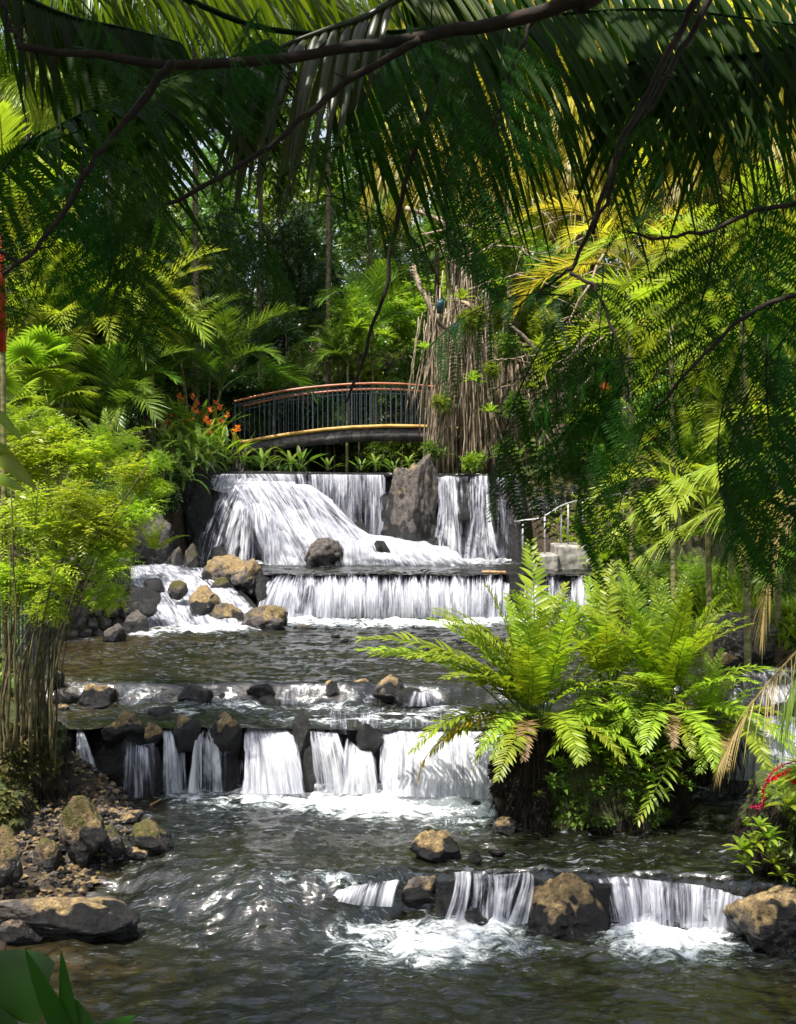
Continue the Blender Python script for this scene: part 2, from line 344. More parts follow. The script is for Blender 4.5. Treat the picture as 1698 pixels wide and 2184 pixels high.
# ------------------------------------------------------------------ river surfaces
class Foam:
    def __init__(s): s.s = []
    def px(s, cx, cy, rx, ry, z, st=1.0):
        c = G(cx, cy, z); a = G(cx, cy-ry, z); b = G(cx, cy+ry, z)
        s.s.append((c[0], c[1], rx*c[1]/F, (a[1]-b[1])/2, st, z)); return s
    def __call__(s, X, Y):
        f = 0.14*sst(9.4, 10.6, Y) + 0.03 + 0.34*fbm(X*0.7, Y*1.1, 5.5, 3)
        for x, y, rx, ry, st, zz in s.s:
            r = ((X-x)/rx)**2 + ((Y-y)/ry)**2; g = st*np.exp(-r**1.3*0.8)
            if zz == 0: g = g*sst(-0.02, -0.12, Y-lip_y(X))
            f = np.maximum(f, g)
        return f
def lip_y(X):   # line of the front ledge
    return np.interp(X, [-3.3, -2.6, -2.0, -1.3, -0.6, 0.1, 1.2, 2.2, 3.4], [11.5, 11.35, 10.95, 10.5, 10.45, 10.55, 10.48, 10.42, 10.15]) + 0.05*vn(X*2.5, 0.0, 4.0)
def ramp_w(X): return np.interp(X, [-3, -2.3, -1.6, -0.9, -0.4, 0.1], [1.3, 1.3, 1.2, 0.9, 0.5, 0.14])
fm0 = Foam()
for a in [(920,2015,230,56,0,1.0),(1000,1990,130,36,0,1.1),(1425,2005,165,52,0,1.15),(1500,1978,110,36,0,1.0),(1350,1990,70,30,0,1.0),(700,1930,130,40,0,.85),(610,1960,120,30,0,.5),(770,1935,80,24,0,.95),(520,1930,120,30,0.05,.3),
          (400,1862,110,14,.05,.45),(1600,2000,70,40,0,.5)]: fm0.px(*a)
for a in [(860,1712,270,44,.43,1.25),(640,1702,230,34,.43,1.0),(980,1725,140,46,.43,1.1),(560,1716,200,22,.43,.7),(200,1705,80,18,.43,.8),(400,1700,110,16,.43,.8),(1610,1668,120,36,.43,1.0),(1500,1690,90,26,.43,.55),
          (1350,1790,260,50,.43,.22),(1200,1840,300,30,.43,.25),(1450,1740,200,30,.43,.4)]: fm0.px(*a)
def river_patch(x0, x1, y0, y1, st, zf, foam, amp, shallow=None, mask=None):
    xs = np.arange(x0, x1, st); ys = np.arange(y0, y1, st); X, Y = np.meshgrid(xs, ys)
    z = zf(X, Y); fo = foam(X, Y); wx = X + 0.25*fbm(X*1.2, Y*1.2, 9, 3); wy = Y + 0.25*fbm(X*1.2, Y*1.2, 19, 3)
    w = fbm(wx*2.0, wy*4.0, 1.5, 2)*0.035 + fbm(wx*4.2, wy*7.5, 4.2, 2)*0.030 + (1-2*np.abs(fbm(wx*8.5, wy*14, 7.7, 2)))*0.012 + fbm(wx*15, wy*24, 2.7, 2)*0.006
    am = amp(X, Y) if callable(amp) else amp
    z = z + w*am*(1+0.9*np.clip(fo, 0, 1)) + np.clip(fo, 0, 1)*0.03 + np.clip(fo, 0, 1)*np.abs(fbm(X*6, Y*6, 3, 3))*0.05
    q = gridq(*X.shape)
    if mask is not None: q = q[mask(X, Y).ravel()[q].all(1)]
    mb = MB(); mb.add(np.stack([X, Y, z], -1).reshape(-1, 3), q, foam=fo.ravel(), shallow=(shallow(X, Y) if shallow else np.zeros(X.shape)).ravel())
    return mb.build('river_water', M_POOL)
def z01(X, Y):
    ly = lip_y(X); w = ramp_w(X); t = sst(0, 1, (Y-(ly-w))/w)
    z = 0.43*t
    z = z + 0.04*np.exp(-((Y-ly-0.15)/0.25)**2)*np.clip(fbm(X*1.8, Y*0.3, 2, 2), -0.4, 1)*(X < 3.6)
    return z
def amp0(X, Y): return 0.72 + 0.35*np.exp(-((Y-10.2)/0.9)**2) + 0.5*sst(0, 2.5, X)*sst(10.4, 11, Y)
sh0 = lambda X, Y: np.clip(sst(-1.2, -3.0, X)*sst(9.8, 9.0, Y) + 0.6*sst(9.5, 8.6, Y)*sst(0.5, 2.5, X) + sst(-2.6, -3.0, X)*0.5, 0, 1)
tag(river_patch(-5.5, 7.2, 5.0, 13.45, 0.03, z01, fm0, amp0, sh0), 'dark rippled river water in front pools with white foam under the small falls', kind='structure')
fm1 = Foam()
for a in [(700,1330,200,9,1.42,.9),(900,1332,200,9,1.42,1.2),(600,1322,120,8,1.42,1.1),(440,1345,120,10,1.42,1.1),(330,1352,80,9,1.42,.9),(1100,1325,160,9,1.42,1.0),
          (700,1465,90,7,1.42,.5),(1600,1480,60,20,1.42,.5)]: fm1.px(*a)
for a in [(700,1512,110,10,1.18,.8),(520,1512,120,12,1.18,.75),(380,1520,90,10,1.18,.6),(600,1535,80,8,1.18,.6),(850,1535,160,16,1.18,.85),(700,1540,70,10,1.18,.7),(1000,1530,100,14,1.18,.8),(960,1520,100,12,1.18,.7),(280,1505,70,5,1.18,.45)]: fm1.px(*a)
def z23(X, Y): return 1.18 + 0.24*sst(14.62, 14.88, Y + 0.12*vn(X*1.5, 1.0, 2.0))
def amp1(X, Y): return 0.8 + 0.6*np.exp(-((Y-14.5)/0.3)**2)
sh1 = lambda X, Y: np.clip(sst(-3.2, -4.6, X), 0, 1)*0.9
tag(river_patch(-7.4, 7.2, 13.15, 23.1, 0.045, z23, fm1, amp1, sh1), 'dark grey rippled middle pool between the weir and the stone steps', kind='structure')
fm2 = Foam()
for a in [(760,1203,330,4,2.23,1.3),(1000,1200,110,4,2.23,1.3),(330,1212,90,6,2.23,.8)]: fm2.px(*a)
tag(river_patch(-7.0, 5.2, 22.95, 27.6, 0.06, lambda X, Y: 2.23+0*X, fm2, 0.9, None, lambda X, Y: (Y > np.interp(X, [-7, -3.5, -2.85], [25.2, 25.0, 22.9])) & (X < 4.6)), 'narrow upper pool at the foot of the main waterfall', kind='structure')
X, Y = np.meshgrid(np.arange(-6, 3.5, 0.15), np.arange(27.45, 36, 0.15)); mb = MB()
mb.add(np.stack([X, Y, 4.36+0.01*fbm(X*3, Y*3, 1, 2)], -1).reshape(-1, 3), gridq(*X.shape), foam=0.0, shallow=0.0)
tag(mb.build('river_water', M_POOL), 'still stream running under the arched bridge', kind='structure')

# ------------------------------------------------------------------ waterfalls: sheets of strands falling from a lip, and the wet rock behind
def curve3(top, mid, bot, nu, nv, ease=1.0):
    def line(p):
        p = np.array([P(*q) for q in p]); s = np.linspace(0, 1, nu); k = np.linspace(0, 1, len(p))
        return np.stack([np.interp(s, k, p[:, i]) for i in range(3)], -1)
    A, B, C = line(top), line(mid), line(bot); v = (np.linspace(0, 1, nv)**ease)[:, None, None]
    return A[None]*(1-v)**2 + 2*B[None]*v*(1-v) + C[None]*v**2
SEED = [0]
def sheet(top, bot, mid=None, dens=0.8, prof=None, rough=0.03, nu=None, nv=44, feather=0.06, lump=0.0, thr=0.15, layers=1, back=None, label=None, fade=(0.0, 0.0)):
    """thr = how far the water is thrown forward of the straight line lip-to-foot"""
    obs = []
    if mid is None:
        mid = [(t[0]*0.6+b[0]*0.4, t[1]*0.88+b[1]*0.12, min(t[2], b[2])*0.9+b[2]*0.1-thr) for t, b in zip(top, bot)]
    wid = max(np.linalg.norm(P(*top[0])-P(*top[-1])), np.linalg.norm(P(*bot[0])-P(*bot[-1])))
    nu = nu or int(np.clip(wid/0.022, 16, 260)); mb = MB()
    for la in range(layers):
        SEED[0] += 1; sd_ = SEED[0]*7.31
        S = curve3(top, mid, bot, nu, nv, 1.25)
        du = np.concatenate([[0], np.cumsum(np.linalg.norm(np.diff(S[nv//2], axis=0), axis=-1))]); dv = np.concatenate([[0], np.cumsum(np.linalg.norm(np.diff(S[:, nu//2], axis=0), axis=-1))])
        U, V = np.meshgrid(du, dv); un = U/max(du[-1], 1e-6); vv = V/max(dv[-1], 1e-6)
        st = fbm(U*9+sd_, V*0.7, sd_, 3)*rough*1.4 + fbm(U*34, V*1.2, sd_+3, 2)*rough*0.6
        if lump: st = st + fbm(U*2.2, V*2.6, sd_+9, 3)*lump
        amp = sst(0, 0.18, vv)*0.8+0.2
        S = S.copy(); S[..., 1] -= st*amp + la*0.035; S[..., 2] += st*amp*0.5
        S[..., 0] += fbm(U*3, V*1.5, sd_+1, 2)*0.03*vv
        d = dens(un, vv) if callable(dens) else np.full(U.shape, float(dens))
        d = d - la*0.25
        e = np.minimum(sst(0, feather, un+0.03*vn(V*6, sd_)), sst(0, feather, 1-un+0.03*vn(V*6, sd_+5))); d = d - (1-e)*1.6
        d = d - fade[0]*sst(0.15, 0.0, vv) + fade[1]*sst(0.7, 1.0, vv)
        fl = np.stack([U+sd_, V, np.full(U.shape, sd_)], -1).reshape(-1, 3)
        mb.add(S.reshape(-1, 3), gridq(nv, nu), dens=d.ravel(), flow=fl)
    o = mb.build('waterfall', M_FALL); tag(o, label, kind='structure')
    if back:
        n2u, n2v = max(12, int(wid/0.05)), 40; S = curve3(top, mid, bot, n2u, n2v)
        nz = fbm(S[..., 0]*1.6, S[..., 1]*1.6, S[..., 2]*1.6, 4)*0.22 + fbm(S[..., 0]*6, S[..., 1]*6, S[..., 2]*6, 3)*0.06
        S[..., 1] += 0.14 + nz*0.8 + 0.1; S[..., 2] -= 0.03+0.05*np.abs(nz)
        mb = MB(); mb.add(S.reshape(-1, 3), gridq(n2v, n2u), wet=1.0, moss=0.0, tan=0.0)
        tag(mb.build('cliff', M_ROCK), back, 'cliff')
    return o
def rockface(px0, px1, top, bot, Y, label, amp=0.3, moss=0.0, wet=1.0, lean=0.3):
    """uneven upright face of wet rock between two picture columns; real place and depth"""
    nu = max(14, int((px1-px0)*Y/F/0.06)); nv = 44; u = np.linspace(0, 1, nu); v = np.linspace(0, 1, nv); U, V = np.meshgrid(u, v)
    ft = np.interp(u, np.linspace(0, 1, len(top)), top); fb = np.interp(u, np.linspace(0, 1, len(bot)), bot)
    pts = np.zeros((nv, nu, 3))
    for j in range(nu):
        a = P(px0+(px1-px0)*u[j], ft[j], Y+lean); b = P(px0+(px1-px0)*u[j], fb[j], Y); pts[:, j] = a[None]*(1-v[:, None])+b[None]*v[:, None]
    n1 = fbm(pts[..., 0]*1.7, pts[..., 2]*1.7, 5.5, 4); n2 = fbm(pts[..., 0]*7, pts[..., 2]*7, 8.5, 3)
    pts[..., 1] -= (n1*amp + n2*amp*0.25)
    back = pts[:1].copy(); back[..., 1] += 0.9; back[..., 2] -= 0.25
    pts = np.concatenate([back, pts])
    mb = MB(); z = pts[..., 2]; mb.add(pts.reshape(-1, 3), gridq(nv+1, nu), wet=np.full(z.size, wet), moss=np.full(z.size, moss), tan=0.0)
    return tag(mb.build('cliff', M_ROCK), label, 'cliff')

# main waterfall
rockface(380, 905, [1012, 1004, 1006, 1008, 1008], [1215]*3, 27.35, 'black wet cliff behind the broad left half of the main waterfall', 0.25)
rockface(890, 1125, [1010, 1010, 1012], [1215]*3, 27.1, 'black wet cliff under the thin broken veils right of the tall boulder', 0.35)
sheet([(462,1011,27.2),(560,1011,27.2),(700,1012,27.2),(822,1013,27.2)], [(440,1040,27.0),(600,1090,27.0),(700,1150,27.0),(822,1160,27.0)], dens=lambda u, v: 0.66+0.10*np.sin(u*20), thr=0.02, feather=0.01, rough=0.02,
      label='thin straight curtain of water dropping from the top lip left of the tall boulder', layers=2)
sheet([(478,1022,27.1),(520,1018,27.1),(575,1022,27.0)], [(392,1205,26.3),(450,1210,26.1),(515,1210,26.0)], mid=[(440,1040,26.8),(475,1090,26.4),(540,1060,26.2)], dens=lambda u, v: 0.46+0.3*u-0.12*v, feather=0.2,
      back='black shoulder of rock under the sparse veil at the left end of the main waterfall', label='sparse misty veil at the dark left end of the main waterfall', lump=0.04)
sheet([(515,1082,26.5),(545,1072,26.4),(575,1080,26.4)], [(498,1208,25.9),(560,1210,25.8),(625,1210,25.8)], mid=[(512,1100,26.1),(558,1088,25.8),(610,1100,25.8)], dens=lambda u, v: 0.72-0.35*np.exp(-((u-.4)/.25)**2)*v, feather=0.1,
      label='fan of white strands spreading from a hump near the left of the main waterfall')
sheet([(488,1030,27.0),(560,1026,26.9),(640,1028,26.9)], [(560,1208,25.9),(660,1212,25.7),(745,1208,25.7)], mid=[(500,1050,26.4),(600,1085,26.0),(700,1090,25.9)], dens=lambda u, v: 0.86-0.25*np.exp(-((v-.3)/.12)**2)*(u > .5)-0.5*sst(0.2, 0, u)*v, feather=0.1, lump=0.10, layers=2,
      back='rounded wet rock hump under the whitest part of the main waterfall', label='broad white diagonal cascade in the middle of the main waterfall')
sheet([(600,1030,26.9),(660,1034,26.9),(715,1070,26.9)], [(690,1205,25.8),(800,1205,25.8),(940,1200,25.9)], mid=[(680,1060,26.3),(730,1105,26.1),(760,1150,26.1)], dens=lambda u, v: 0.90-0.35*np.exp(-((v-.45)/.1)**2)*np.exp(-((u-.5)/.2)**2), feather=0.08, lump=0.10, layers=2,
      back='wet rock apron under the right side of the diagonal cascade', label='diagonal white cascade sweeping down right to the foot of the tall boulder')
sheet([(735,1125,26.9),(790,1140,26.7),(900,1152,26.7),(960,1165,26.6)], [(720,1212,25.6),(850,1212,25.6),(980,1212,25.7),(1010,1210,25.7)], dens=0.98, feather=0.06, lump=0.12, rough=0.02, layers=2, label='low white foaming slope at the foot of the tall boulder')
sheet([(930,1020,26.9),(955,1015,26.9),(980,1018,26.9)], [(890,1195,26.1),(950,1200,26.0),(1010,1200,26.0)], mid=[(935,1060,26.5),(958,1070,26.4),(985,1080,26.4)], dens=lambda u, v: 0.58+0.25*v*(1-abs(u-.5)), feather=0.25, label='thin pale veil just right of the tall boulder')
sheet([(1012,1016,26.9),(1030,1014,26.9),(1045,1016,26.9)], [(955,1200,26.0),(1040,1205,25.9),(1095,1200,26.0)], mid=[(1018,1070,26.5),(1028,1060,26.3),(1040,1070,26.5)], dens=lambda u, v: 0.84-0.2*v, feather=0.25, label='forked pale veil in the middle of the black right hand cliff', lump=0.05)
sheet([(928,1018,27.0),(1010,1016,27.0),(1092,1020,27.0)], [(925,1200,26.3),(1010,1202,26.2),(1100,1200,26.3)], dens=lambda u, v: 0.22+0.12*np.sin(u*17), thr=0.02, feather=0.05, label='faint lilac film of water over the whole black right hand cliff')
sheet([(1062,1018,26.9),(1080,1018,26.9)], [(1045,1190,26.2),(1100,1190,26.2)], dens=0.22, feather=0.3, label='faintest trickle at the right end of the main waterfall')
# straight weir
def wz(px, py): p = G(px, py, 2.23); return p[1]
rockface(548, 1092, [1223]*3, [1322]*3, 22.85, 'dark green streaked weir wall under the long straight second fall', 0.08, 0.35)
rockface(1100, 1290, [1224]*3, [1322]*3, 22.85, 'dark weir wall at the right end beyond the black divider', 0.08, 0.25)
sheet([(585,1222,22.95),(700,1222,22.95),(900,1223,22.95),(1088,1224,22.95)], [(545,1312,22.2),(700,1318,22.1),(900,1320,22.1),(1085,1320,22.1)], dens=lambda u, v: -0.05+0.85*sst(0.08, 0.6, v), thr=0.10, feather=0.012, rough=0.035, layers=2,
      label='long straight curtain falling over the weir below the upper pool')
sheet([(1104,1226,22.95),(1265,1228,22.95)], [(1100,1320,22.3),(1262,1322,22.3)], dens=lambda u, v: 0.05+0.6*sst(0.1, 0.6, v), thr=0.08, feather=0.02, rough=0.035, label='short curtain at the right end of the weir beside the black divider')
mb = MB(); p = P(1095, 1258, 22.6); a = P(1095, 1225, 22.6)
box(mb, p[0]-0.11, p[0]+0.11, 22.25, 23.15, 1.2, a[2]+0.03); mb.at['wet'] = [np.ones(8)]; mb.at['moss'] = [np.zeros(8)]; mb.at['tan'] = [np.zeros(8)]
tag(mb.build('weir_divider', M_ROCK, smooth=False), 'black upright stone divider near the right end of the long weir', 'divider')
# sloping cascade on the left
sheet([(272,1204,25.4),(330,1203,25.4),(420,1206,25.3)], [(330,1345,20.6),(450,1350,20.4),(575,1335,20.9)], mid=[(275,1255,22.6),(390,1240,22.8),(520,1245,22.9)], dens=lambda u, v: 0.62+0.25*v, feather=0.06, lump=0.2, rough=0.03, nv=80, layers=2,
      back='wet stony slope under the left side cascade', label='white side cascade running down over stones left of the weir')
sheet([(228,1208,24.8),(262,1206,25.0),(310,1206,25.2)], [(262,1352,20.3),(300,1355,20.3),(360,1352,20.3)], mid=[(222,1240,22.9),(262,1262,22.2),(320,1268,22.0)], dens=lambda u, v: 0.66, feather=0.08, lump=0.2, rough=0.03, nv=80,
      back='wet black slope at the outer left of the side cascade', label='outermost white run of the side cascade beside the mossy stone wall')
# third fall: stepped rocks, separate strands
rockface(80, 680, [1560, 1545, 1548, 1550, 1550, 1540], [1712]*3, 13.25, 'black hollow wall of wet rock behind the thin strands of the third fall', 0.30)
rockface(640, 1120, [1530, 1525, 1530, 1530], [1712]*3, 13.3, 'black wet rock behind the widest white strands of the third fall', 0.22)
sheet([(158,1556,13.25),(182,1556,13.25)], [(132,1700,12.75),(245,1703,12.65)], mid=[(148,1600,12.85),(200,1590,12.8)], dens=lambda u, v: 0.85-0.1*v, feather=0.3, fade=(0, -.2), label='lone fanning strand at the far left of the third fall')
sheet([(345,1556,13.25),(368,1556,13.25)], [(342,1692,12.85),(392,1692,12.85)], dens=0.8, feather=0.2, label='slim white strand right of the large ochre capped block')
sheet([(422,1556,13.25),(440,1556,13.25)], [(392,1690,12.85),(435,1692,12.85)], mid=[(412,1575,13.0),(430,1580,13.0)], dens=0.8, feather=0.2, label='slim strand bending left between two cobbles of the third fall')
sheet([(437,1552,13.2),(455,1555,13.2)], [(448,1690,12.85),(482,1690,12.85)], mid=[(452,1575,13.0),(475,1590,13.0)], dens=0.8, feather=0.2, label='slim strand bending right beside the round ochre cobble')
sheet([(345,1560,13.3),(430,1560,13.3),(520,1560,13.3)], [(345,1694,13.0),(430,1694,13.0),(520,1694,13.0)], dens=lambda u, v: 0.50+0.25*np.sin(u*13), thr=0.05, feather=0.06, label='thin broken film of water over the black rock between the slim strands')
sheet([(246,1575,13.0),(300,1590,12.95),(344,1580,13.0)], [(240,1700,12.7),(300,1702,12.7),(344,1700,12.7)], dens=0.30, feather=0.2, label='faint dribble down the massive black boulder')
sheet([(522,1549,13.42),(560,1549,13.42),(618,1551,13.42)], [(512,1692,12.75),(590,1694,12.7),(655,1692,12.75)], mid=[(518,1562,12.95),(575,1560,12.9),(635,1568,12.9)], dens=lambda u, v: 0.86+0.08*v, feather=0.04, lump=0.03, layers=2, label='wide square white curtain in the middle of the third fall')
sheet([(655,1556,13.25),(690,1560,13.25),(725,1562,13.25)], [(668,1692,12.8),(710,1692,12.8),(752,1692,12.8)], dens=lambda u, v: 0.74+0.1*v, feather=0.1, label='loose strands left of the round black rock in the third fall')
sheet([(735,1570,13.2),(770,1600,13.05),(800,1600,13.05)], [(722,1694,12.75),(770,1694,12.7),(815,1694,12.75)], dens=0.88, feather=0.12, label='white curtain pouring beneath the round black rock')
sheet([(800,1551,13.4),(860,1548,13.45),(940,1544,13.55),(1075,1542,13.6)], [(805,1696,12.7),(880,1698,12.6),(960,1700,12.6),(1068,1705,12.6)], mid=[(812,1566,12.95),(880,1560,12.85),(960,1558,12.85),(1075,1556,12.9)], dens=lambda u, v: 0.95+0.05*v, feather=0.04, lump=0.05, layers=2,
      label='widest white curtain of the third fall next to the fern island')
sheet([(640,1512,14.1),(760,1508,14.2),(900,1505,14.2),(1060,1500,14.2)], [(655,1560,13.25),(760,1570,13.2),(900,1556,13.2),(1060,1554,13.2)], dens=lambda u, v: 0.02+0.25*v, feather=0.05, lump=0.05, nv=30, thr=0.0, label='glassy streaked water sliding to the brink of the third fall')
for a in [((493,1462,14.75),(512,1462,14.6),(488,1496,14.3),(520,1496,14.3)), ((250,1464,14.6),(262,1464,14.6),(245,1500,14.3),(285,1500,14.3)), ((600,1466,14.6),(672,1468,14.6),(590,1502,14.2),(668,1502,14.2)), ((868,1472,14.6),(930,1476,14.6),(850,1506,14.2),(950,1508,14.2))]:
    sheet([a[0], a[1]], [a[2], a[3]], dens=0.45, feather=0.15, nv=16, thr=0.03, label={493: 'tiny spill left of the flat black stone of the upper step', 250: 'tiny spill beside the leftmost ochre rock of the upper step', 600: 'low glassy spill in the middle of the upper step', 868: 'low glassy spill right of the ochre topped trio'}[a[0][0]])
# right hand channel fall
rockface(1520, 1860, [1520, 1500, 1490], [1690]*3, 13.0, 'dark wet rock under the fall of the right side channel', 0.3)
sheet([(1560,1535,13.6),(1640,1525,13.6),(1830,1515,13.6)], [(1530,1660,12.6),(1640,1668,12.4),(1860,1668,12.4)], dens=lambda u, v: 0.72+0.15*v, feather=0.08, lump=0.08, layers=2, label='white fall of the side channel behind the drooping brown frond')
sheet([(1580,1425,16.5),(1700,1420,16.5)], [(1560,1535,13.6),(1830,1520,13.6)], dens=0.4, feather=0.1, lump=0.08, nv=50, label='rapid sliding down the side channel beside the grey boulder')
# front ledge
rockface(930, 1165, [1884, 1876, 1882], [1975, 1980, 1985], 10.28, 'wet dark ledge between the two front rocks', 0.12, lean=0.15)
rockface(1265, 1625, [1884, 1888, 1904, 1928], [1985]*3, 10.12, 'wet dark ledge under the long low front curtain', 0.10, lean=0.12)
sheet([(962,1858,10.55),(990,1856,10.55),(1010,1862,10.5)], [(942,1962,10.12),(975,1966,10.08),(1000,1960,10.12)], mid=[(975,1880,10.3),(995,1880,10.2),(1010,1885,10.25)], dens=0.78, feather=0.15, lump=0.02, label='bright spill right of the black front rock')
sheet([(1000,1862,10.5),(1050,1866,10.5),(1120,1862,10.5)], [(995,1966,10.1),(1050,1972,10.05),(1092,1970,10.1)], mid=[(1005,1885,10.25),(1055,1885,10.2),(1110,1885,10.2)], dens=lambda u, v: 0.50+0.18*np.sin(u*14), feather=0.08, label='thin streaked veil over the dark middle of the front ledge')
sheet([(1110,1862,10.5),(1128,1860,10.5),(1140,1866,10.5)], [(1072,1972,10.08),(1100,1976,10.05),(1128,1972,10.1)], mid=[(1118,1885,10.25),(1135,1885,10.2),(1148,1895,10.25)], dens=0.76, feather=0.15, label='bright spill left of the triangular front rock')
sheet([(1262,1866,10.5),(1290,1866,10.45),(1340,1872,10.4)], [(1280,1962,10.15),(1330,1968,10.05),(1370,1972,10.05)], mid=[(1280,1880,10.25),(1315,1885,10.15),(1365,1905,10.15)], dens=0.72, feather=0.1, label='bright folded spill right of the triangular front rock')
sheet([(1300,1868,10.42),(1400,1874,10.38),(1500,1886,10.32),(1612,1912,10.22)], [(1315,1972,10.08),(1410,1978,10.02),(1500,1980,10.0),(1600,1972,10.02)], dens=lambda u, v: 0.66+0.12*np.sin(u*25)-0.12*u, thr=0.03, feather=0.02, rough=0.02, layers=2, label='long low curtain of fine lilac strands along the front ledge')
sheet([(728,1886,10.6),(780,1874,10.65),(870,1870,10.65)], [(690,1915,10.2),(760,1930,10.1),(850,1935,10.15)], dens=0.85, feather=0.15, nv=24, thr=0.02, lump=0.03, label='glassy lip of water at the left end of the front ledge')
# ------------------------------------------------------------------ rocks
_ico = {}
def ico(n):
    if n not in _ico:
        b = bmesh.new(); bmesh.ops.create_icosphere(b, subdivisions=n, radius=1.0)
        _ico[n] = (np.array([v.co[:] for v in b.verts]), np.array([[v.index for v in f.verts] for f in b.faces])); b.free()
    return _ico[n]
def rock_mb(size, seed, facet=0.75, wetz=0.06, wetall=0.0, moss=0.0, tan=0.5, sub=5, flat=0.0):
    rs = np.random.RandomState(seed); D, T = ico(sub)
    r = np.full(len(D), 1.35)
    for i in range(13):
        n = nrm(rs.randn(3)); n[2] = n[2]*0.8; n = nrm(n); d = rs.uniform(0.62, 0.98)
        c = D @ n; q = np.where(c > 0.12, d/np.maximum(c, 0.12), 9); r = np.minimum(r, q)
    r = r*facet + (1-facet)*0.95
    o = seed*3.17
    r = r*(1 + 0.20*fbm(D[:, 0]*1.5+o, D[:, 1]*1.5, D[:, 2]*1.5, 3) + 0.11*fbm(D[:, 0]*4+o, D[:, 1]*4, D[:, 2]*4, 3) - 0.05*np.abs(fbm(D[:, 0]*7+o, D[:, 1]*7, D[:, 2]*7, 3)) + 0.030*fbm(D[:, 0]*14+o, D[:, 1]*14, D[:, 2]*14, 3))
    v = D*r[:, None]
    if flat: v[:, 2] = np.where(v[:, 2] > 0, v[:, 2]*(1-flat)+flat*np.minimum(v[:, 2], 0.45), v[:, 2])
    lo = v.min(0); hi = v.max(0); v = (v-lo)/(hi-lo)*2-1
    sz = np.array(size, float)/2
    v = v*sz; zb = -sz[2]      # origin at the centre
    e = 1.0 + 0*zb
    nz = fbm(v[:, 0]*5+o, v[:, 1]*5, v[:, 2]*5, 3)
    h = v[:, 2]-zb
    wet = np.clip(1-(h-wetz-(nz*0.45+D[:, 0]*0.10)*size[2])/(0.30*size[2]+0.02), 0, 1); wet = np.maximum(wet, wetall)
    up = D[:, 2]
    ms = moss*np.clip(up*0.8+0.55+nz*0.8, 0, 1)
    tn = np.clip(tan*(0.55+0.6*np.clip(up, -0.3, 1)) + 0.12*nz, 0, 1)
    mb = MB(); mb.add(v, None, T, wet=wet, moss=ms, tan=tn); return mb
ROCK_N = [0]
def rock(x0, y0, x1, y1, zb, label, tan=0.5, moss=0.0, wet=0.3, wetall=0.0, facet=0.88, depth=0.85, sink=0.3, seed=None, name='rock', cat='rock', group=None, Y=None, flat=0.0, rz=0.0, sub=None, flip=False, peak=0.22):
    """a rock standing where the picture shows it: foot at (.., y1) on the level zb (water or ground); wet = wet share of its height"""
    ROCK_N[0] += 1; seed = seed or ROCK_N[0]*11+3
    Yf = Y if Y else G(0, y1, zb)[1]
    w = (x1-x0)/F*Yf; dep = w*depth; Yc = Yf + dep*0.45
    w = (x1-x0)/F*(Yf+dep*0.25)
    top = P(0, y0, Yf+dep*0.35)[2]; h = max(top-zb, 0.05); H = h*(1+sink)
    if sub is None: sub = 5 if (x1-x0) > 85 else (4 if (x1-x0) > 25 else 3)
    mb = rock_mb((w, dep, H), seed, facet, h*sink + wet*h, wetall, moss, tan, sub, flat)
    v_ = mb.v[0]; hh = np.clip(v_[:, 2:3]/H+.5, 0, 1); mb.v = [v_*np.concatenate([1-peak*hh**1.3, 1-peak*hh**1.3, 1+0*hh], 1)]
    if flip: mb.v = [mb.v[0]*[-1, 1, 1]]; mb.t = [mb.t[0][:, ::-1]]
    X = XP((x0+x1)/2, Yf+dep*0.25)
    o = mb.build(name, M_ROCK, loc=(X, Yc, top-H/2))
    return tag(o, label, cat, group)
W0, W1, W2, W3, W4 = 0.0, 0.43, 1.18, 1.42, 2.23
# the front ledge
rock(832,1856,978,1955, W0, 'black wet rock with a tan top left of the first front spill', 0.5, wet=0.50, seed=21, peak=.15)
rock(1098,1872,1340,2010, W0, 'big triangular rock with a broad ochre face between the two front falls', 0.85, wet=0.28, seed=35, facet=0.9, peak=.62, name='boulder', cat='boulder')
rock(1560,1896,1800,2045, W0, 'big ochre boulder cut by the right edge at the end of the low curtain', 0.85, wet=0.40, seed=52, facet=0.85, name='boulder', cat='boulder')
rock(782,1866,862,1928, W0, 'low glistening rock washed by water left of the black front rock', 0.1, wetall=1, seed=61)
rock(778,1908,828,1934, W0, 'little black stone awash at the left end of the front ledge', 0.0, wetall=1)
rock(985,1935,1065,1984, W0, 'small black rock under the thin veil of the front ledge', 0.0, wetall=1)
rock(1395,1920,1470,1985, W0, 'round knob of rock bulging under the right part of the low curtain', 0.0, wetall=1, Y=10.0)
rock(862,1772,992,1842, W1, 'angular tan rock with a hollow face upstream of the front ledge', 0.8, wet=0.25, seed=77, facet=0.95, peak=.4)
rock(1000,1812,1030,1836, W1, 'small dark stone right of the angular tan rock', 0.1, wetall=.7)
rock(1046,1698,1128,1752, W1, 'tan rock tucked against the left foot of the fern island', 0.8, wet=0.2, seed=83)
rock(1048,1744,1112,1786, W1, 'small tan topped rock just below the fern island', 0.75, wet=0.4, seed=85)
rock(952,1683,1000,1708, W1, 'small black rock rising from the white foam of the third fall', 0.0, wetall=1)
rock(1003,1708,1030,1724, W1, 'tiny black stone at the foam edge by the fern island', 0.0, wetall=1)
rock(1120,1690,1160,1712, W1, 'wet grey stone at the front foot of the fern island', 0.2, wet=.8)
rock(1160,1684,1210,1708, W1, 'second wet grey stone along the front foot of the fern island', 0.2, wet=.8)
rock(1405,1688,1470,1716, W1, 'flat stone awash in the riffle right of the fern island', 0.1, wetall=.9)
rock(1548,1622,1605,1668, W1, 'black rock splitting the foam of the side channel', 0.0, wetall=1)
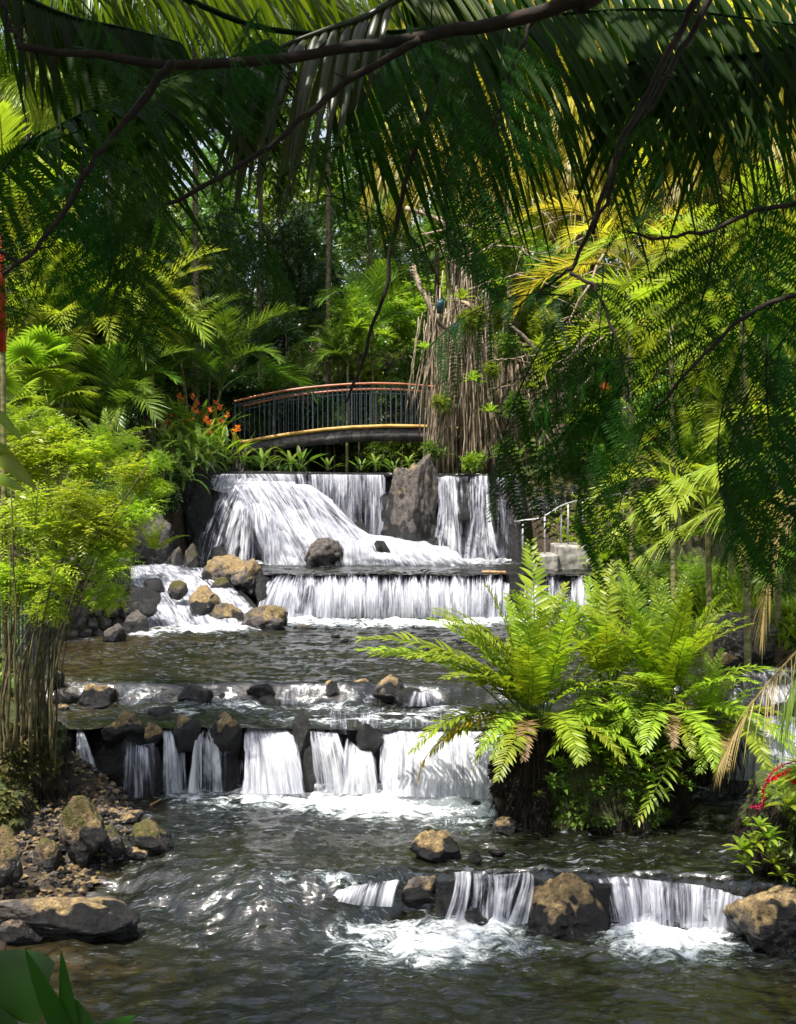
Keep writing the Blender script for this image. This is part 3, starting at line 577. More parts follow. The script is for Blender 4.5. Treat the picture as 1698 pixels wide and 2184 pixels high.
rock(1040,1806,1082,1828, W1, 'pinkish stone barely breaking the surface near the angular tan rock', 0.4, wet=.6)
rock(515,1885,560,1902, 0.1, 'flat dark stone awash in the left part of the front pool', 0.0, wetall=1)
rock(420,1824,510,1858, 0.22, 'low dark shelf of rock breaking the current on the left', 0.1, wetall=1, flat=.5)
rock(330,1975,372,1992, W0, 'small glistening stone off the tip of the long slab', 0.1, wetall=1)
# left bank, bottom
rock(-70,1914,300,1990, W0+0.12, 'long flat topped ochre slab reaching into the front pool', 0.62, wet=0.30, seed=91, facet=0.9, depth=0.30, flat=.7, name='boulder', cat='boulder', rz=0, moss=.25)
rock(-40,1955,95,2022, W0, 'brown block propping the left end of the long slab', 0.5, wet=.4, seed=94, moss=.3, depth=.5)
rock(75,1945,205,2012, W0, 'mossy block under the middle of the long slab', 0.45, wet=.4, seed=95, moss=.5, depth=.45)
rock(190,1962,290,2008, W0, 'wet dark block under the tip of the long slab', 0.2, wet=.8, seed=96, depth=.5)
rock(262,1752,368,1830, W1-.05, 'mossy brown rock at the water edge of the left bank', 0.8, moss=0.75, wet=.25, seed=101)
rock(196,1757,262,1826, W1, 'small mossy rock between two larger ones on the left bank', 0.4, moss=0.75, wet=.2, seed=103)
rock(104,1692,232,1832, W1, 'tall leaning mossy boulder on the left bank', 0.8, moss=0.7, wet=.12, seed=108, facet=.9, peak=.0, name='boulder', cat='boulder')
rock(62,1786,125,1852, W1-.1, 'squat mossy rock in front of the tall leaning boulder', 0.7, moss=0.7, wet=.1, seed=109)
rock(-40,1760,42,1872, W1, 'dark mossy rock cut by the left edge below the cane stems', 0.7, moss=0.6, wet=.1, seed=113)
rock(160,1668,240,1712, W1, 'brown stained rock at the foot of the lone strand', 0.6, moss=0.3, wet=.3, seed=115)
rock(120,1824,168,1848, 0.3, 'smooth grey cobble on the shingle of the left bank', 0.2, wet=.2)
rock(98,1852,130,1876, 0.15, 'reddish brown cobble at the edge of the shingle', 0.6, wet=.2)
# upper step (between the middle pool and the tier)
rock(160,1456,247,1508, W2, 'ochre topped rock at the left end of the upper step', 0.7, moss=.1, wet=.35, seed=121)
rock(98,1470,165,1508, W2, 'dark low rock against the left bank on the upper step', 0.2, wet=.7, seed=122)
rock(112,1500,146,1520, W2, 'pale buff stone beside the leftmost dark rock', 1.0, wet=.1, facet=.9)
rock(246,1466,372,1503, W2, 'long flat black rock of the upper step', 0.0, wetall=.9, seed=124, flat=.4)
rock(362,1460,456,1508, W2, 'black rock with a small ochre cap on the upper step', 0.35, wet=.75, seed=125)
rock(440,1470,500,1500, W2, 'low glistening black rock right of the ochre capped one', 0.0, wetall=1)
rock(512,1458,600,1502, W2, 'flat jagged black rock in the middle of the upper step', 0.0, wetall=1, seed=127, flat=.4)
rock(545,1485,600,1512, W2, 'small black rock below the flat jagged one', 0.0, wetall=1)
rock(674,1452,742,1502, W2, 'round dark rock with a bright yellow patch, first of the ochre trio', 0.55, moss=.35, wet=.6, seed=129)
rock(744,1446,804,1496, W2, 'pointed rock with a rusty top, middle of the ochre trio', 0.7, wet=.55, seed=131)
rock(786,1440,868,1504, W2, 'largest slanting rock of the ochre trio on the upper step', 0.65, moss=.2, wet=.5, seed=133)
rock(826,1466,936,1512, W2, 'grey wet slab running right from the ochre trio', 0.25, wet=.9, seed=134, flat=.4)
rock(180,1500,232,1512, W2, 'thin dark stone awash on the tier left side', 0.1, wetall=1)
# the tier over the third fall
rock(70,1528,155,1640, W1+.45, 'brown dark rock at the left bank end of the third fall', 0.35, moss=.2, wet=.3, seed=141, Y=13.1)
rock(170,1540,350,1712, W1, 'massive black boulder carrying an ochre cap in the third fall', 0.12, wetall=.75, seed=143, Y=12.95, depth=.6, name='boulder', cat='boulder')
rock(206,1517,318,1585, 1.05, 'ochre cap stone on top of the massive black boulder', 0.85, wet=.15, seed=145, Y=13.0, depth=.7)
rock(296,1543,348,1585, 1.0, 'small ochre stone beside the ochre cap stone', 0.8, wet=.2, seed=147, Y=12.95)
rock(250,1590,352,1712, W1, 'dark faceted block at the foot of the massive black boulder', 0.1, wetall=.85, seed=148, Y=12.75, depth=.5)
rock(358,1524,434,1566, 1.02, 'tan topped cobble left of the round ochre cobble', 0.65, wet=.45, seed=149, Y=13.0)
rock(436,1521,518,1578, 0.98, 'round smooth cobble with an ochre top beside the square curtain', 0.7, wet=.4, seed=151, Y=12.98, facet=.4)
rock(388,1570,520,1712, W1, 'black block behind the two slim strands', 0.0, wetall=1, seed=153, Y=13.05, depth=.5, name='boulder', cat='boulder')
rock(755,1544,822,1602, 1.0, 'round black rock poking out of the third fall', 0.0, wetall=1, seed=155, Y=12.9, facet=.5)
rock(606,1508,668,1640, 0.9, 'slanting wet black rock right of the square curtain', 0.0, wetall=1, seed=157, Y=13.1)
rock(640,1590,676,1700, W1, 'narrow black rock standing between two curtains of the third fall', 0.0, wetall=1, seed=158, Y=12.95)
rock(300,1508,370,1530, W2, 'glistening stone at the back of the tier', 0.1, wetall=1)
rock(40,1480,100,1545, 1.2, 'dark bank stone below the cane stems', 0.2, wet=.5, seed=159)
# middle pool edges
rock(505,1290,622,1345, W3, 'rounded mossy brown rock, last of the row off the side cascade', 0.6, moss=.55, wet=.2, seed=161)
rock(432,1285,528,1336, W3, 'mossy brown rock in the middle of the row off the side cascade', 0.55, moss=.5, wet=.2, seed=163)
rock(393,1248,474,1318, W3+.15, 'bright ochre mossy rock at the upper end of the row', 0.8, moss=.4, wet=.1, seed=165)
rock(352,1236,402,1272, W3+.5, 'small bright green mossy stone in the side cascade', 0.4, moss=1.0, wet=.1, seed=167)
rock(238,1248,345,1312, W3+.3, 'dark wet rock split by the side cascade', 0.1, wetall=.9, seed=169)
rock(256,1300,322,1354, W3, 'speckled mossy rock at the foot of the side cascade', 0.3, moss=.45, wet=.3, seed=171)
rock(300,1232,352,1268, W3+.5, 'black rock high in the side cascade', 0.0, wetall=1, Y=22.5)
rock(480,1190,582,1262, W3+.4, 'big tan rock above the left end of the weir', 0.7, wet=.15, seed=175, name='boulder', cat='boulder', Y=23.0)
rock(422,1184,540,1250, W3+.5, 'ochre and green mossy boulder beside the big tan rock', 0.7, moss=.4, wet=.1, seed=173, name='boulder', cat='boulder', Y=23.4)
rock(445,1230,494,1258, W3+.5, 'mossy olive stone below the ochre and green boulder', 0.4, moss=.8, wet=.1, Y=22.8)
rock(540,1228,590,1275, W3+.2, 'wet black stone at the left end of the weir', 0.0, wetall=1, Y=22.6)
rock(434,1165,508,1196, 2.15, 'rounded black wet rock at the foot of the misty veil', 0.0, wetall=.9, Y=25.4)
rock(386,1158,432,1218, 2.0, 'mossy dark rock left of the rounded black one', 0.2, moss=.6, Y=24.8)
rock(362,1165,400,1205, 2.1, 'small dark stone behind the head of the side cascade', 0.2, moss=.5, Y=25.2)
rock(262,1076,378,1208, 2.2, 'large smooth dark grey boulder beside the lime shrub', 0.25, wet=.12, seed=181, facet=.6, Y=25.2, name='boulder', cat='boulder')
rock(212,1330,268,1372, W3, 'small dark mossy rock at the foot of the stone wall', 0.25, moss=.5, seed=183)
rock(98,1425,134,1462, W3, 'grey stone at the water edge by the cane stems', 0.25, moss=.3, seed=184)
rock(620,1332,682,1345, W3, 'low flat mossy stone just breaking the surface of the middle pool', 0.3, moss=.6)
for i, (x, y, lb) in enumerate([(365,1374,'small pebble showing in the riffle by the left bank'), (400,1350,'small pebble below the side cascade foam'), (520,1356,'tiny dark stone left of centre in the middle pool'), (715,1357,'tiny dark stone in the centre of the middle pool'),
        (600,1385,'dark pebble breaking the middle pool surface in line with the square curtain'), (735,1368,'wet pebble right of the tiny centre stone'), (910,1386,'pale pinkish pebble in the right part of the middle pool'), (980,1370,'small pebble near the tip of the fern fronds')]):
    rock(x-12, y-6, x+12, y+4, W3, lb, 0.3 if i != 6 else 1.0, wet=.6)
# main fall
rock(812,966,940,1150, 2.35, 'tall grey boulder with a rusty left face splitting the main waterfall', 0.36, wet=0.16, seed=193, peak=.02, facet=.9, Y=26.2, depth=.9, flip=True, name='boulder', cat='boulder', sub=6)
rock(640,1146,738,1210, W4, 'purplish wet boulder parting the foot of the main waterfall', 0.05, wet=.02, facet=.5, seed=195, Y=25.4, name='boulder', cat='boulder')
rock(775,1152,838,1186, 2.4, 'low rounded rock in the white slope below the tall boulder', 0.15, wetall=.6, Y=25.6)
rock(720,1110,790,1165, 2.5, 'rounded rock glazed with water under the straight curtain', 0.0, wetall=.8, Y=26.2)
rock(895,1142,960,1172, 2.4, 'black pointed rock right below the tall boulder', 0.0, wetall=1, Y=26.0)
rock(1085,1010,1140,1215, 2.2, 'black upright rock closing the right end of the main waterfall', 0.0, wetall=.9, Y=26.4, seed=199, name='boulder', cat='boulder')
rock(370,990,470,1215, 2.2, 'black shadowed rock at the left end of the main waterfall', 0.1, wetall=.9, Y=26.8, seed=201, name='boulder', cat='boulder')
rock(430,985,470,1012, 4.2, 'dark rounded stone beside the left end of the top lip', 0.15, Y=27.2)
rock(490,975,540,1006, 4.3, 'grey stone under the orange flowered clump', 0.25, Y=28.4)
# right side
rock(1500,1300,1790,1455, W3-.1, 'very large purple grey boulder behind the fern clumps on the right', 0.12, wet=.10, seed=205, facet=.55, Y=16.6, name='boulder', cat='boulder', sub=6)
rock(1528,1392,1590,1432, W3, 'tan stone resting against the very large purple grey boulder', 0.8, wet=.2, Y=16.0)
rock(1590,1440,1660,1480, W3, 'ochre stone in the side channel above its fall', 0.8, wet=.4, Y=15.2)
rock(1620,1495,1700,1530, 1.2, 'dark wet stone at the brink of the side channel fall', 0.1, wetall=.9, Y=13.7)
rock(1213,1128,1262,1168, 2.4, 'purple brown rock behind the handrail posts', 0.2, Y=26.0)
rock(1358,1178,1395,1196, 2.35, 'small grey rock beside the bromeliad on the terrace', 0.1, Y=25)
rock(1105,1000,1250,1075, 3.2, 'mossy earth covered overhang right of the main waterfall', 0.5, moss=.8, Y=26.6, seed=211, name='boulder', cat='boulder', depth=.8)
rock(1110,1060,1330,1190, 2.1, 'dark shaded rock bank behind the handrail', 0.1, moss=.35, Y=27.0, seed=213, name='boulder', cat='boulder', depth=.5)
# loose shingle on the left bank
R = np.random.RandomState(5)
for i in range(70):
    px = R.uniform(10, 330); py = R.uniform(1715, 1905)
    if px > 120 and py > 1832 - 0*px and px > 215: continue
    z = 0.43 if py < 1800 else 0.43-(py-1800)/105*0.36
    s = R.uniform(10, 26)
    rock(px-s, py-s*R.uniform(.5, .9), px+s, py+s*.3, z+0.02, 'loose cobble in the shingle on the left bank', R.uniform(0.4, 0.8), wet=R.uniform(.1, .5), moss=0.3*(R.rand() < .3), group='loose cobbles on the left bank', name='cobble', cat='cobble', sub=3)
# moss mound that carries the cane stems
# ------------------------------------------------------------------ stone wall on the left bank
def stone_wall(px0, px1, ytop, ybot, Y0, Y1, label, nx, nz, seed):
    rs = np.random.RandomState(seed); root = thing('stone_wall', label, 'wall', tuple(P(px0, ybot, Y0))); base = np.array(root.location)
    mb = MB()
    for r in range(nz):
        for c in range(nx):
            u = (c+0.5+(r % 2)*0.5+rs.uniform(-.15, .15))/nx; w = (r+0.5+rs.uniform(-.1, .1))/nz; Y = Y0+(Y1-Y0)*u
            p = P(px0+(px1-px0)*u, ybot+(ytop-ybot)*w, Y)
            wd = abs(px1-px0)/nx*Y/F*1.25; hh = abs(ybot-ytop)/nz*Y/F*1.22
            rb = rock_mb((wd*rs.uniform(.8, 1.15), 0.35, hh*rs.uniform(.85, 1.15)), seed*100+r*20+c, 0.8, -1, 0.0, 0.45*rs.rand(), 0.4*rs.rand(), 3)
            mb.merge(rb, T=p-base)
    o = mb.build('stone_facing', M_ROCK, root)
    a = P(px0, ytop, Y0)-base; b = P(px1, ytop, Y1)-base; m2 = MB()
    z0 = -0.3; zt = a[2]-0.04
    v = [(a[0], a[1]+.08, z0), (b[0], b[1]+.08, z0), (b[0], b[1]+.6, z0), (a[0], a[1]+.6, z0)]; v += [(x, y, zt) for x, y, _ in v]
    m2.add(v, [(0,1,5,4),(1,2,6,5),(2,3,7,6),(3,0,4,7),(4,5,6,7)], moss=0.2); m2.build('wall_core', M_GROUND, root, smooth=False)
stone_wall(95, 262, 1190, 1392, 18.6, 20.6, 'rough mossy stone retaining wall behind the lime shrub', 6, 8, 4)

# ------------------------------------------------------------------ bridge
br = thing('footbridge', 'arched footbridge with iron balusters, coppery handrails and a yellow kerb', 'footbridge', (-1.8, 30.8, 4.6)); bo = np.array(br.location)
def bx(px): return XP(px, 30.0)
PXS = np.linspace(500, 1010, 60)
def kz(px): return P(0, np.interp(px, [500, 560, 620, 690, 750, 830, 905, 960, 1010], [946, 935, 925, 916, 911, 908, 909, 912, 917]), 30.0)[2]
def rzt(px): return P(0, np.interp(px, [495, 545, 600, 650, 700, 750, 800, 850, 905, 960, 1010], [857, 845, 834, 827, 822, 818.5, 817, 818, 822, 828, 836]), 30.0)[2]
def sweep(mb, prof, path, tint=0.5):
    path = np.asarray(path); prof = np.asarray(prof); m = len(path); k = len(prof)
    v = path[:, None] + np.stack([np.zeros(k), prof[:, 0], prof[:, 1]], -1)[None]
    i = np.arange(m-1)[:, None]*k; j = np.arange(k)[None]; j2 = (j+1) % k
    q = np.stack([i+j, i+k+j, i+k+j2, i+j2], -1).reshape(-1, 4); mb.add(v.reshape(-1, 3), q, tint=tint)
    if k == 4: mb.add(v[[0, -1]].reshape(-1, 3), [(0,1,2,3),(7,6,5,4)], tint=tint)
for nm, y0 in (('front', 0.0), ('back', 1.75)):
    path = np.array([(bx(p), 30.0+y0, kz(p)) for p in PXS])-bo
    m = MB(); sweep(m, [(-.09,-.055),(.11,-.055),(.11,.04),(-.09,.04)], path); m.build('kerb', M_KERB, br)
    top = np.array([(bx(p), 30.0+y0, rzt(p)) for p in PXS])-bo
    m = MB(); sweep(m, [(-.05,-.035),(.06,-.035),(.06,.02),(-.05,.02)], top); m.build('handrail', M_COPPER, br)
    m = MB(); sweep(m, [(-.015,-.14),(.015,-.14),(.015,-.11),(-.015,-.11)], top); m.build('top_rail', M_IRON, br)
    n = 49 if y0 == 0 else 43
    for i, p in enumerate(np.linspace(502, 1000, n)):
        r = 0.011 if i % 8 else 0.024
        a = np.array([bx(p), 30.0+y0, kz(p)+0.035])-bo; b = np.array([bx(p), 30.0+y0, rzt(p)-0.03])-bo
        m = MB(); tube(m, [a, b], r, 6 if r < .02 else 4); m.build('baluster', M_IRON, br, smooth=False)
path = np.array([(bx(p), 30.0, kz(p)) for p in PXS])-bo; m = MB()
dz = np.interp(PXS, [500, 620, 700, 760, 830, 905, 1010], [-.36, -.38, -.42, -.40, -.42, -.42, -.44])
sb = np.concatenate([path + np.array([0, -.04, -.058]), (path + np.array([0, -.04, 0]))*1.0 + np.stack([0*dz, 0*dz, dz], -1)]); k = len(PXS)
sb2 = sb + np.array([0, .2, 0])
i = np.arange(k-1); q = np.concatenate([np.stack([i, i+k, i+k+1, i+1], -1), np.stack([i+k, i+3*k, i+3*k+1, i+k+1], -1), np.stack([i, i+1, i+1+2*k, i+2*k], -1)])
m.add(np.concatenate([sb, sb2]), q)
T_S = NT('bridge_stone'); vo = T_S.n('ShaderNodeTexVoronoi'); vo.inputs['Scale'].default_value = 4.2; T_S.put(vo.inputs['Vector'], T_S.co()); ve = T_S.n('ShaderNodeTexVoronoi', feature='DISTANCE_TO_EDGE'); ve.inputs['Scale'].default_value = 4.2; T_S.put(ve.inputs['Vector'], T_S.co())
sp = T_S.n('ShaderNodeSeparateColor'); T_S.put(sp.inputs[0], vo.outputs['Color']); cl = T_S.mix(sp.outputs[0], (0.05, 0.04, 0.045), (0.17, 0.14, 0.13)); cl = T_S.mix(T_S.rmp(ve.outputs['Distance'], 0.02, 0.06), (0.03, 0.027, 0.027), cl); cl = T_S.mix(T_S.rmp(T_S.noise(14, 5), .35, .7, 0, .5), cl, (0.03, 0.03, 0.02))
m.build('stone_side', T_S.done(T_S.pr(cl, 0.75, T_S.bump(ve.outputs['Distance'], 0.6, 0.03))), br)
m = MB(); sweep(m, [(.16,-.30),(1.7,-.30),(1.7,-.05),(.16,-.05)], path); m.build('deck', M_STONE, br)

# ------------------------------------------------------------------ terrace, steps and handrail on the right
def block(px0, px1, py0, py1, Y0, dep, name, label, cat, mat=M_STONE, seed=0, kind=None):
    a = P(px0, py1, Y0); b = P(px1, py0, Y0); n = 14
    b_ = bmesh.new(); bmesh.ops.create_cube(b_, size=1.0); bmesh.ops.subdivide_edges(b_, edges=b_.edges[:], cuts=9, use_grid_fill=True)
    v = np.array([x.co[:] for x in b_.verts]); f = np.array([[x.index for x in p.verts] for p in b_.faces]); b_.free()
    v = v*np.array([b[0]-a[0], dep, b[2]-a[2]]) + np.array([(a[0]+b[0])/2, Y0+dep/2, (a[2]+b[2])/2])
    v += np.stack([fbm(v[:, 0]*6+k*9, v[:, 1]*6, v[:, 2]*6, 3) for k in range(3)], -1)*0.03
    c = np.array([(a[0]+b[0])/2, Y0, a[2]]); mb = MB(); mb.add(v-c, f); o = mb.build(name, mat, loc=tuple(c)); return tag(o, label, cat, kind=kind)
block(1147, 1192, 1184, 1222, 24.2, 1.2, 'stone_step', 'low grey stone step at the edge of the upper pool', 'step')
block(1190, 1258, 1164, 1222, 24.3, 1.3, 'stone_pedestal', 'pale stone block with rough sides at the foot of the handrail posts', 'block')
block(1252, 1420, 1186, 1222, 24.25, 1.6, 'stone_ledge', 'long pale stone ledge running right from the block', 'ledge')
block(1300, 1330, 1160, 1190, 24.9, .5, 'stone_step', 'small pale step behind the big bromeliad', 'step')
hr = thing('handrail', 'curving grey metal handrail on slim posts above the stone steps', 'handrail', tuple(P(1165, 1184, 24.6))); ho = np.array(hr.location)
pts = [P(x, y, Y) for x, y, Y in [(1098,1113,24.9),(1125,1109,24.8),(1150,1106,24.7),(1175,1093,24.8),(1200,1078,25.0),(1240,1066,25.3),(1290,1058,25.6),(1340,1052,26.0)]]
m = MB(); tube(m, smooth_path(pts, 40)-ho, 0.022, 8); m.build('rail', M_METAL, hr)
for x, yt, yb, Y in [(1115,1112,1195,24.85),(1162,1100,1186,24.7),(1197,1080,1166,25.0),(1212,1075,1166,25.05),(1243,1066,1166,25.3),(1330,1055,1130,25.95)]:
    m = MB(); a = P(x, yb, Y); b = P(x, yt, Y); tube(m, [a-ho, b-ho], 0.021, 8); m.build('post', M_METAL, hr)
m = MB(); n = 2600; rs = np.random.RandomState(77); gx = rs.uniform(-4.6, -2.7, n); gy = rs.uniform(10.0, 12.9, n); gzz = ground_z(gx, gy); D_, T_ = ico(1)
for i in range(n):
    s = rs.uniform(.012, .045)*np.array([1, rs.uniform(.6, 1), rs.uniform(.4, .8)]); t0 = rs.rand()
    m.add(D_*s*(1+.25*rs.randn(len(D_), 1)) + [gx[i], gy[i], gzz[i]+s[2]*.4], None, T_, wet=.1 if rs.rand() < .6 else .6, moss=.35*(rs.rand() < .4), tan=.3+t0*.5)
tag(m.build('gravel', M_ROCK, smooth=False), 'small loose gravel between the cobbles of the left bank', kind='stuff')
# bits of wood
def stick(pts, r, name, label, cat, mat=M_DEADWOOD, n=14, taper=True):
    p = smooth_path([P(*q) for q in pts], n); c = p[0]; rr = r*np.linspace(1, .35, n) if taper else r
    mb = MB(); tube(mb, p-c, rr, 6); return tag(mb.build(name, mat, loc=tuple(c)), label, cat)
stick([(1128,1755,11.9),(1165,1732,12.1),(1205,1716,12.2),(1235,1702,12.3)], .018, 'fallen_stick', 'orange brown dead stalk lying in the water below the fern island', 'stick')
stick([(1165,1722,12.15),(1195,1712,12.15),(1228,1698,12.25)], .026, 'fallen_husk', 'pale peeling husk lying beside the orange brown stalk', 'husk')
stick([(1228,1700,11.95),(1252,1650,11.95),(1290,1600,12.0),(1330,1560,12.1)], .010, 'dead_twig', 'thin dead twig leaning on the front of the fern island', 'twig')
stick([(1028,1220,23.3),(1098,1221,23.25)], .035, 'fallen_stick', 'pale straight branch stranded on the weir lip near the divider', 'stick', taper=False)
stick([(88,1722,12.2),(112,1712,12.3),(134,1700,12.35)], .03, 'wood_chunk', 'split orange piece of wood on the left bank', 'wood')
stick([(228,1702,12.4),(260,1708,12.45),(284,1716,12.5)], .014, 'fallen_stick', 'short tan stick lying across the cobbles', 'stick')
stick([(320,1718,12.5),(344,1704,12.6)], .014, 'fallen_stick', 'short brown stick at the water edge of the shingle', 'stick')
# black slatted fence among the canes
fe = thing('metal_fence', 'black upright bar fence behind the cane stems', 'fence', tuple(P(20, 1420, 15))); fo = np.array(fe.location)
for i, px in enumerate(np.linspace(0, 112, 15)):
    Y = 15.0+i*0.05; m = MB(); tube(m, [P(px, 1430, Y)-fo, P(px, 1262, Y)-fo], .014, 4); m.build('bar', M_IRON, fe, smooth=False)
m = MB(); tube(m, [P(0, 1275, 15)-fo, P(112, 1275, 15.7)-fo], .016, 4); m.build('rail', M_IRON, fe, smooth=False)
# ------------------------------------------------------------------ leaves
L_LIME = leaf_mat('lime_leaf', (0.17, 0.27, 0.02), (0.52, 0.60, 0.05), (0.70, 0.64, 0.09), 0.42)
L_FERN = leaf_mat('fern_leaf', (0.06, 0.15, 0.010), (0.46, 0.53, 0.035), None, 0.42, 0.42)
L_FERNOLD = leaf_mat('old_fern_leaf', (0.20, 0.15, 0.012), (0.36, 0.24, 0.02), (0.20, 0.09, 0.015), 0.4)
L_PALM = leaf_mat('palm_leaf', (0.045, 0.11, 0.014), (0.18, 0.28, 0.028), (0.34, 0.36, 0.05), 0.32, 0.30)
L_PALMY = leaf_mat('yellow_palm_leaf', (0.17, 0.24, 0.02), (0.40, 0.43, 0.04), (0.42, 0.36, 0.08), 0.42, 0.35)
L_GOLD = leaf_mat('golden_palm_leaf', (0.26, 0.25, 0.025), (0.52, 0.43, 0.06), (0.52, 0.40, 0.14), 0.5, 0.4)  # tall palms' backlit glow put into the gold; dry fronds share it
L_DEAD = leaf_mat('dry_palm_leaf', (0.16, 0.10, 0.04), (0.42, 0.29, 0.12), (0.48, 0.37, 0.20), 0.3, 0.55)
L_DARK = leaf_mat('dark_leaf', (0.012, 0.034, 0.010), (0.048, 0.095, 0.020), (0.12, 0.15, 0.03), 0.25, 0.27)
L_MID = leaf_mat('mid_leaf', (0.040, 0.10, 0.016), (0.16, 0.25, 0.03), (0.34, 0.36, 0.06), 0.32, 0.32)
L_BRIGHT = leaf_mat('bright_leaf', (0.11, 0.20, 0.018), (0.34, 0.41, 0.035), (0.34, 0.32, 0.05), 0.4, 0.36)
L_MIMO = leaf_mat('feathery_leaf', (0.010, 0.038, 0.004), (0.034, 0.105, 0.007), None, 0.5, 0.5, 1.9, 0.2)
L_NEARPALM = leaf_mat('broad_palm_leaf', (0.008, 0.026, 0.004), (0.026, 0.055, 0.006), None, 0.42, 0.55, 1.7, 0.06)  # near palm's darker fronds: their shade is put into the colour
L_FLOWER = leaf_mat('orange_flower', (0.72, 0.11, 0.012), (0.85, 0.22, 0.02), None, 0.3, 0.4)
L_RED = leaf_mat('red_leaf', (0.42, 0.05, 0.02), (0.55, 0.20, 0.05), None, 0.35, 0.4)
L_CRIM = leaf_mat('crimson_bract', (0.45, 0.01, 0.03), (0.65, 0.02, 0.05), None, 0.3, 0.4)

def pinnate(mb, path, n, ll, lw, sweep=55, tipsweep=30, vang=15, droop=0.3, k=3, prof='palm', rr=0.012, s0=0.12, s1=0.995, fold=0.0, seed=0, jit=0.08, tipf=0.35, basef=0.5, roll=25, down=0.0, rtint=0.25, sides=(1, -1), gap=0.0):
    rs = np.random.RandomState(seed); path = np.asarray(path, float); m = len(path)
    tube(mb, path, rr*np.linspace(1, 0.22, m), 5, tint=rtint, cap=False)
    T = nrm(np.gradient(path, axis=0)); sg = np.linspace(0, 1, m)
    s = np.linspace(s0, s1, n)
    for sd_ in sides:
        sj = np.clip(s + rs.uniform(-.5, .5, n)*(s1-s0)/n*0.5, 0, 1)
        if gap: keep = rs.rand(n) > gap; sj = sj[keep]
        p = np.stack([np.interp(sj, sg, path[:, i]) for i in range(3)], -1); t = nrm(np.stack([np.interp(sj, sg, T[:, i]) for i in range(3)], -1))
        up0 = np.array([0, 0, 1.0]); side = np.cross(t, up0); side = np.where(np.linalg.norm(side, axis=-1, keepdims=True) < .15, np.array([[0, 1.0, 0]]), side); side = nrm(side); up = np.cross(side, t)
        N = len(sj); sw = np.radians(sweep + (tipsweep-sweep)*sj**1.5 + rs.randn(N)*jit*40); va = np.radians(vang + rs.randn(N)*jit*70)
        D = t*np.cos(sw)[:, None] + (sd_*side*np.cos(va)[:, None] + up*np.sin(va)[:, None])*np.sin(sw)[:, None]
        D[:, 2] -= down; D = nrm(D)
        W = t*1.0 + up*np.sin(np.radians(roll + rs.randn(N)*12))[:, None]*0.6
        env = (basef + (1-basef)*np.minimum(1, sj/0.35))*(1-(1-tipf)*np.clip((sj-0.45)/0.55, 0, 1)**1.6)
        L = ll*env*(1+rs.randn(N)*jit)
        strips(mb, p, D, W, L, lw*(0.6+0.4*env), droop*(1+rs.randn(N)*0.25), k, prof, fold, tint=np.clip(rs.normal(0.5, 0.2, N), 0, 1))
    return mb
def arc(L, e0, bend, m=18, sideb=0.0):
    s = np.linspace(0, 1, m); e = np.radians(e0 - bend*s**1.15); a = np.radians(sideb*s); ds = L/(m-1)
    x = np.concatenate([[0], np.cumsum(np.cos(e[:-1])*np.cos(a[:-1])*ds)]); y = np.concatenate([[0], np.cumsum(np.cos(e[:-1])*np.sin(a[:-1])*ds)]); z = np.concatenate([[0], np.cumsum(np.sin(e[:-1])*ds)])
    return np.stack([x, y, z], -1)
_mc = {}
def frond_mesh(kind, mat, v):
    key = (kind, mat.name, v)
    if key in _mc: return _mc[key]
    mb = MB(); rs = np.random.RandomState(v+100)
    if kind == 'areca':      # unit frond, 1 m long rachis
        e0, b = [(80, 75), (62, 105), (42, 100), (20, 85)][v % 4]
        pinnate(mb, arc(1.0, e0, b, 18, rs.uniform(-20, 20)), 44, 0.30, 0.022, 58, 28, 26, 0.22, 3, 'palm', 0.010, 0.2, seed=v, fold=0.35)
    elif kind == 'coco':
        e0, b = [(70, 100), (48, 115), (25, 95), (0, 70)][v % 4]
        pinnate(mb, arc(1.0, e0, b, 18, rs.uniform(-15, 15)), 52, 0.30, 0.017, 60, 30, 5, 0.75, 4, 'palm', 0.010, 0.15, seed=v, jit=0.12, down=0.25)
    elif kind == 'fern':
        e0, b = [(84, 30), (72, 55), (55, 62), (30, 85), (66, 90)][v % 5]
        pinnate(mb, arc(1.0, e0, b, 20, rs.uniform(-25, 25)), 32, 0.150, 0.023, 72, 45, 12, 0.18, 3, 'lance', 0.006, 0.24, seed=v, jit=0.10, tipf=0.30, basef=0.85, fold=0.25, roll=10, rtint=0.0)
    elif kind == 'sword':
        e0, b = [(70, 80), (45, 110), (15, 90)][v % 3]
        pinnate(mb, arc(1.0, e0, b, 14, rs.uniform(-20, 20)), 36, 0.085, 0.022, 80, 60, 0, 0.1, 2, 'lance', 0.006, 0.08, seed=v, tipf=0.15)
    elif kind == 'heli':      # one paddle leaf on a stalk
        e0 = [80, 62, 45][v % 3]; p = arc(0.5, e0, 15, 6); tube(mb, p, 0.010, 5, tint=0.6, cap=False)
        d = p[-1]-p[-2]; strips(mb, [p[-1]], [d], [[0, 1, 0]], [0.62], [0.16], [0.18], 7, 'lance', 0.25, 0.5)
    elif kind == 'fan':
        p = arc(0.55, [70, 45, 20][v % 3], 35, 6); tube(mb, p, 0.010, 5, tint=0.6, cap=False)
        n = 22; a = np.linspace(-2.3, 2.3, n); d = nrm(p[-1]-p[-2]); side = np.array([0, 1.0, 0]); up = np.cross(side, d)
        D = d*np.cos(a)[:, None] + side*np.sin(a)[:, None]
        strips(mb, np.repeat(p[-1:], n, 0), D, np.cross(D, up), 0.45*(1-.2*np.abs(a)/2.3), 0.075, 0.28, 4, 'blade', 0.5, rs.uniform(.3, .7, n))
    _mc[key] = mb.mesh('frond', mat); return _mc[key]
